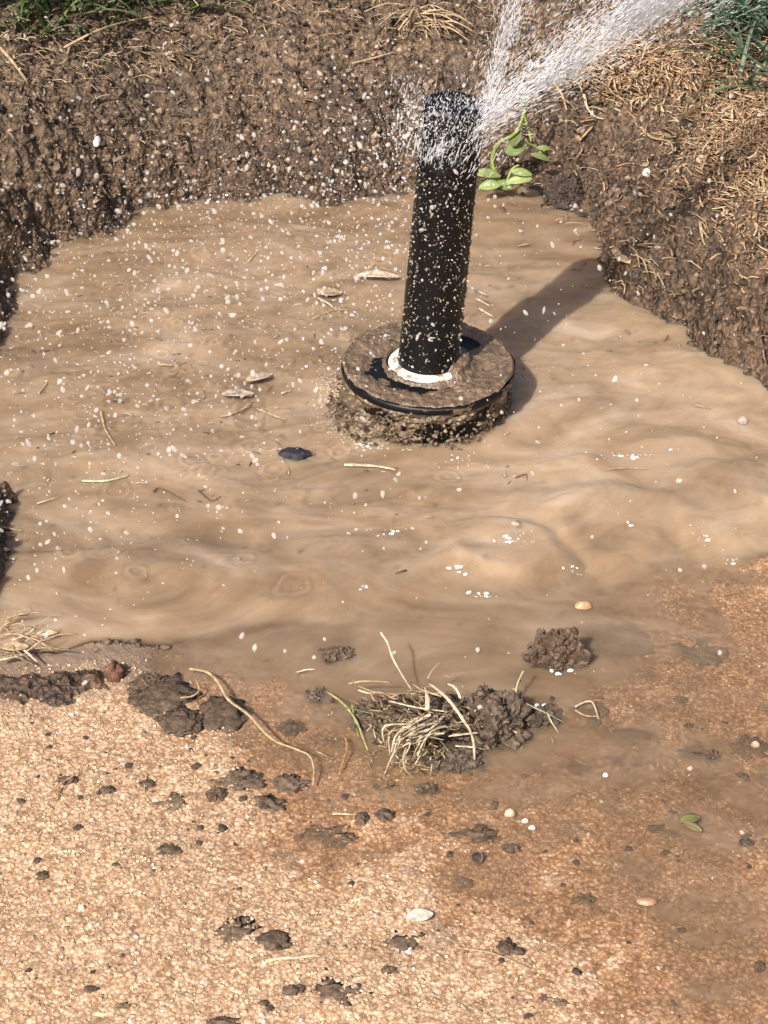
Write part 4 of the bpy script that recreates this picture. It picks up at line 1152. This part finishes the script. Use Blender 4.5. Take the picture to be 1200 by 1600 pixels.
# ------------------------------------------------------------------ water in the air
head = spr.matrix_world.copy()
TOP = Vector((.0, 0, ZT)) + (lean @ Vector((0, 0, RL - .012)))
def spray():
    P = []; S_ = []; D = []
    def jet(start, dirv, L, w0, w1, n, smin, smax, grav=.25, pw=.9, flat=.5):
        dirv = Vector(dirv).normalized(); side = dirv.cross(Vector((0, 1, 0))).normalized(); dep = side.cross(dirv)
        for i in range(n):
            t = random.random() ** pw; w = w0 + (w1 - w0) * t
            a, b = random.gauss(0, .4), random.gauss(0, .4) * flat
            q = start + dirv * L * t + side * w * a + dep * w * b - Vector((0, 0, grav * (L * t) ** 2))
            P.append(q[:]); s = random.uniform(smin, smax) * (1 - .45 * t)
            S_.append((s * random.choice((1.5, 3.0, 5.0, 8.0)), s * .65, s * .65))
            D.append((dirv + side * a * .3 + dep * b * .3 + Vector([random.gauss(0, .14) for _ in range(3)])).normalized()[:])
    # nozzle mouth, on the side of the head towards the viewer
    s0 = TOP + Vector((-.0035, -.0145, -.006))
    jet(s0, (.62, .25, .40), .27, .003, .046, 15000, .00008, .00034, .45, .8, .5)
    jet(s0 + Vector((.012, .004, .008)), (.62, .30, .38), .20, .010, .05, 3000, .00010, .0004, .35, .9)
    jet(s0 + Vector((.020, .008, .018)), (.19, .35, .62), .13, .004, .018, 3500, .00008, .00030, .2, .9)
    jet(s0 + Vector((.01, .004, .006)), (.45, .35, .42), .24, .01, .13, 5000, .00008, .00032, .3, .8)
    jet(s0 + Vector((.0, 0, -.004)), (.2, .1, .6), .03, .022, .036, 1300, .00008, .0004, .0, .9)
    for i in range(900):      # splash off the head, falling left and down the front
        a = random.gauss(-1.9, .9); r = .0135 + abs(random.gauss(0, .007)); h = RL - abs(random.gauss(0, .022)) + .008
        q = Vector((r * math.cos(a), r * math.sin(a), ZT + h)) + Vector((h * .052, 0, 0))
        P.append(q[:]); s = random.uniform(.00010, .0006) * random.random() ** 1.2; S_.append((s * 1.6, s, s)); D.append(Vector([random.gauss(0, 1) for _ in range(3)]).normalized()[:])
    for i in range(900):
        q = Vector((random.gauss(-.022, .018), random.gauss(.02, .02), random.uniform(.01, .14)))
        P.append(q[:]); s = .00012 + .0007 * random.random() ** 3; S_.append((s * 1.6, s, s)); D.append(Vector([random.gauss(0, 1) for _ in range(3)]).normalized()[:])
    P = np.array(P); S_ = np.array(S_); D = np.array(D); n = len(P)
    V0, F0 = ICO[1]; m = len(V0)
    up = np.tile([0., 0, 1], (n, 1)); b = np.cross(D, up); b /= np.linalg.norm(b, axis=1)[:, None] + 1e-9; c = np.cross(D, b)
    R = np.stack([D, b, c], -1)
    V = np.einsum('nij,nmj->nmi', R, V0[None] * S_[:, None, :] * (1 + RNG.uniform(-.15, .15, (n, m, 1)))) + P[:, None]
    F = (F0[None] + (np.arange(n) * m)[:, None, None]).reshape(-1, 3)
    o = npmesh('water_spray', V.reshape(-1, 3), F, M_SPRAY); tag(o, kind='stuff')
spray()
def mist_material(d0=150.0, d1=2.0, ln=.30):
    m, nt, out, N, L = mat('mist')
    tc = N('ShaderNodeTexCoord')
    n = N('ShaderNodeTexNoise', Scale=34.0, Detail=3.0); L(tc.outputs['Object'], n.inputs['Vector'])
    sep = N('ShaderNodeSeparateXYZ'); L(tc.outputs['Object'], sep.inputs[0])
    mr = N('ShaderNodeMapRange', _1=0.0, _2=ln, _3=d0, _4=d1); mr.interpolation_type = 'SMOOTHERSTEP'; L(sep.outputs[2], mr.inputs[0])
    rr = ramp(nt, [(.42, (0, 0, 0)), (.62, (1, 1, 1))]); L(n.outputs[0], rr.inputs[0])
    mu = N('ShaderNodeMath', op='MULTIPLY'); L(rr.outputs[0], mu.inputs[0]); L(mr.outputs[0], mu.inputs[1])
    rad = N('ShaderNodeVectorMath', op='LENGTH'); cm = N('ShaderNodeCombineXYZ'); L(sep.outputs[0], cm.inputs[0])
    yy = N('ShaderNodeMath', op='DIVIDE', _1=.7); L(sep.outputs[1], yy.inputs[0]); L(yy.outputs[0], cm.inputs[1]); L(cm.outputs[0], rad.inputs[0])
    RR = N('ShaderNodeMath', op='MULTIPLY_ADD', _1=.095, _2=.0025); L(sep.outputs[2], RR.inputs[0])
    q = N('ShaderNodeMath', op='DIVIDE'); L(rad.outputs['Value'], q.inputs[0]); L(RR.outputs[0], q.inputs[1])
    fo = N('ShaderNodeMapRange', _1=.15, _2=1.0, _3=1.0, _4=0.0); L(q.outputs[0], fo.inputs[0])
    mu0 = mu; mu = N('ShaderNodeMath', op='MULTIPLY'); L(mu0.outputs[0], mu.inputs[0]); L(fo.outputs[0], mu.inputs[1])
    v = N('ShaderNodeVolumePrincipled'); v.inputs['Color'].default_value = (.97, .97, 1, 1); v.inputs['Anisotropy'].default_value = 0
    L(mu.outputs[0], v.inputs['Density']); L(v.outputs[0], out.inputs['Volume']); return m
M_MIST = mist_material()
def mist(start, d, L, r0, r1, mt=None):
    V, F = revolve([(0, 0)] + [(r0 + (r1 - r0) * t, L * t) for t in np.linspace(0, 1, 24)] + [(0, L)], 40)
    z = V[:, 2]; V[:, 1] *= .7
    o = npmesh('spray_mist', V, F, mt or M_MIST); tag(o, kind='stuff'); o.location = start
    o.rotation_euler = Vector(d).normalized().to_track_quat('Z', 'Y').to_euler()
S0 = TOP + Vector((-.0035, -.0145, -.006))
mist(S0, (.62, .25, .355), .27, .0025, .030)
mist(S0 + Vector((.020, .008, .018)), (.19, .35, .62), .12, .002, .008)

mist(TOP + Vector((-.003, -.004, -.030)), (.12, 0, 1), .062, .0150, .027, mist_material(34.0, 16.0, .06))
def dens_px(px, py):
    d = .9 * np.exp(-((px - 200) / 260) ** 2 - ((py - 560) / 260) ** 2)
    d += .9 * np.exp(-((px - 560) / 150) ** 2 - ((py - 250) / 110) ** 2)
    d += 1.0 * np.exp(-((px - 330) / 200) ** 2 - ((py - 400) / 150) ** 2)
    d += .6 * np.exp(-((px - 690) / 70) ** 2 - ((py - 260) / 170) ** 2)
    d += .35 * np.exp(-((px - 60) / 160) ** 2 - ((py - 760) / 190) ** 2)
    d += .12 * np.exp(-((px - 800) / 300) ** 2 - ((py - 450) / 330) ** 2)
    d += .30 * np.exp(-((px - 400) / 300) ** 2 - ((py - 80) / 120) ** 2)
    d += .035
    return d * (py < 1700)
def droplets():
    n = 60000
    x = RNG.uniform(-.24, .25, n); y = RNG.uniform(-.34, .34, n); z = RNG.random(n) ** 1.3 * .17
    P = np.stack([x, y, z], -1)
    px, py, zz = w2px(P)
    tz = topz(x, y)
    ok = (z > tz + .001) & (RNG.random(n) < dens_px(px, py) * .42) & (px > -60) & (px < 1260) & (py > -60) & (py < 1650)
    ok &= np.hypot(x - z * .07, y) > .0155
    P = P[ok]; n = len(P)
    s = (.00022 + .00075 * RNG.random(n) ** 3.8)
    order = np.argsort(-s / w2px(P)[2]); P = P[order]; s = s[order]
    big_n = 300; PX, PY, _ = w2px(P)
    meshes = []
    for i in range(6):
        V, F = ICO[2]; V = V * (1 + .38 * np.array([mnoise.noise(Vector(v) * 1.5 + Vector((i * 5, 0, 0))) for v in V]))[:, None]
        o = npmesh('water_droplet', V, F, M_DROP); meshes.append(o.data); bpy.data.objects.remove(o)
    for i in range(min(big_n, n)):
        o = bpy.data.objects.new('water_droplet', meshes[i % 6]); COL.objects.link(o)
        o.location = P[i]; o.scale = (s[i] * RNG.uniform(.75, 1.1), s[i] * RNG.uniform(.75, 1.1), s[i] * RNG.uniform(.9, 2.0))
        o.rotation_euler = (RNG.uniform(-1, 1), RNG.uniform(-1, 1), RNG.uniform(0, 6))
        x_, y_ = PX[i], PY[i]
        if 630 < x_ < 750 and 130 < y_ < 590: w_ = 'in front of the black riser'
        elif x_ <= 630 and y_ < 330: w_ = 'over the dark bank left of the riser'
        elif x_ > 750 and y_ < 330: w_ = 'over the bank right of the riser'
        elif x_ <= 300 and y_ < 1000: w_ = 'over the far left of the muddy pool'
        elif x_ <= 630 and y_ < 600: w_ = 'over the pool just left of the riser'
        elif y_ < 1000: w_ = 'over the pool below or right of the collar'
        else: w_ = 'over the concrete in front of the pool'
        tag(o, 'small pale water droplet in mid air ' + w_, 'droplet', 'water droplets in mid air ' + w_)
    P = P[big_n:]; s = s[big_n:]; n = len(P)
    o = scatter('fine_droplets', P, s[:, None] * RNG.uniform(.5, 1.6, (n, 3)), M_DROP, np.ones((n, 3)), RNG, 1, jit=.3, smooth=True); tag(o, kind='stuff')
    print('droplets', n + big_n)
droplets()
for px, py, r, lab in [(745, 1350, 9, 'single clear water drop above the concrete below the straw clump'), (1160, 1321, 6, 'left half of a pair of clear drops near the right edge'), (1169, 1321, 6, 'right half of a pair of clear drops near the right edge')]:
    p = on_surface(px, py); k = pscale(p); V, F = ICO[3]
    o = npmesh('clear_drop', V * np.array([r * k, r * k, r * k * 1.1]), F, M_CLEAR); o.location = p + Vector((0, 0, r * k * 1.0)); tag(o, lab, 'droplet')

# foam on the water, and pale lumps added as sun glints
def foam():  # foam by the collar; clusters on the waves are added for glints
    mats = []
    n = 0; P = []; S_ = []
    for cx, cy, sx_, sy_, k_, r in [(532, 640, 18, 20, 420, .0006), (556, 670, 24, 10, 300, .0006), (512, 588, 10, 16, 120, .0006), (575, 698, 16, 5, 40, .0011), (515, 600, 12, 16, 60, .001), (720, 722, 16, 5, 24, .0008), (800, 842, 18, 6, 26, .0009),
                                  (980, 714, 26, 4, 30, .0007), (750, 930, 16, 3, 12, .0009), (720, 885, 12, 6, 12, .0007), (570, 919, 4, 3, 4, .0012), (1140, 878, 14, 4, 6, .001), (895, 892, 16, 3, 12, .0008), (605, 832, 18, 10, 16, .0006), (1100, 838, 8, 4, 6, .001), (985, 817, 3, 2, 2, .001), (500, 625, 8, 8, 24, .0014), (840, 570, 22, 22, 40, .0006)]:
        for i in range(k_):
            p = on_surface(random.gauss(cx, sx_), random.gauss(cy, sy_), lambda a, b: waterz(a, b))
            P.append(p[:]); s = r * random.uniform(.2, .8); S_.append((s, s, s * .8))
    P = np.array(P); S_ = np.array(S_)
    o = scatter('foam_and_glints', P, S_, M_FOAM, np.ones((len(P), 3)), RNG, 2, flat=True, jit=.04, smooth=True); tag(o, kind='stuff')
foam()
def sparkles():  # sun glints imitated by small near-white lumps on wet surfaces
    P = []; S_ = []
    for cx, cy, sx_, sy_, k_ in [(795, 842, 14, 5, 9), (722, 886, 12, 6, 7), (752, 930, 10, 2, 5), (570, 919, 3, 2, 2), (978, 716, 14, 3, 8), (1043, 706, 4, 2, 2), (985, 817, 2, 2, 2), (1100, 840, 6, 3, 3), (720, 716, 10, 4, 5), (576, 698, 8, 4, 6),
                                 (870, 1056, 10, 6, 4), (838, 1104, 5, 4, 3), (606, 838, 12, 6, 5), (640, 1482, 8, 5, 3), (325, 315, 14, 6, 6), (140, 330, 12, 6, 4), (350, 312, 5, 3, 2), (1145, 878, 5, 2, 2), (895, 890, 12, 3, 4)]:
        for i in range(k_):
            p = on_surface(random.gauss(cx, sx_), random.gauss(cy, sy_)); s = random.uniform(.0003, .0009)
            P.append(p[:]); S_.append((s * 1.5, s, s * .7))
    P = np.array(P); o = scatter('glint_lumps', P, np.array(S_), M_GLINT, np.ones((len(P), 3)), RNG, 2, flat=True, jit=.06, smooth=True); tag(o, kind='stuff')
sparkles()
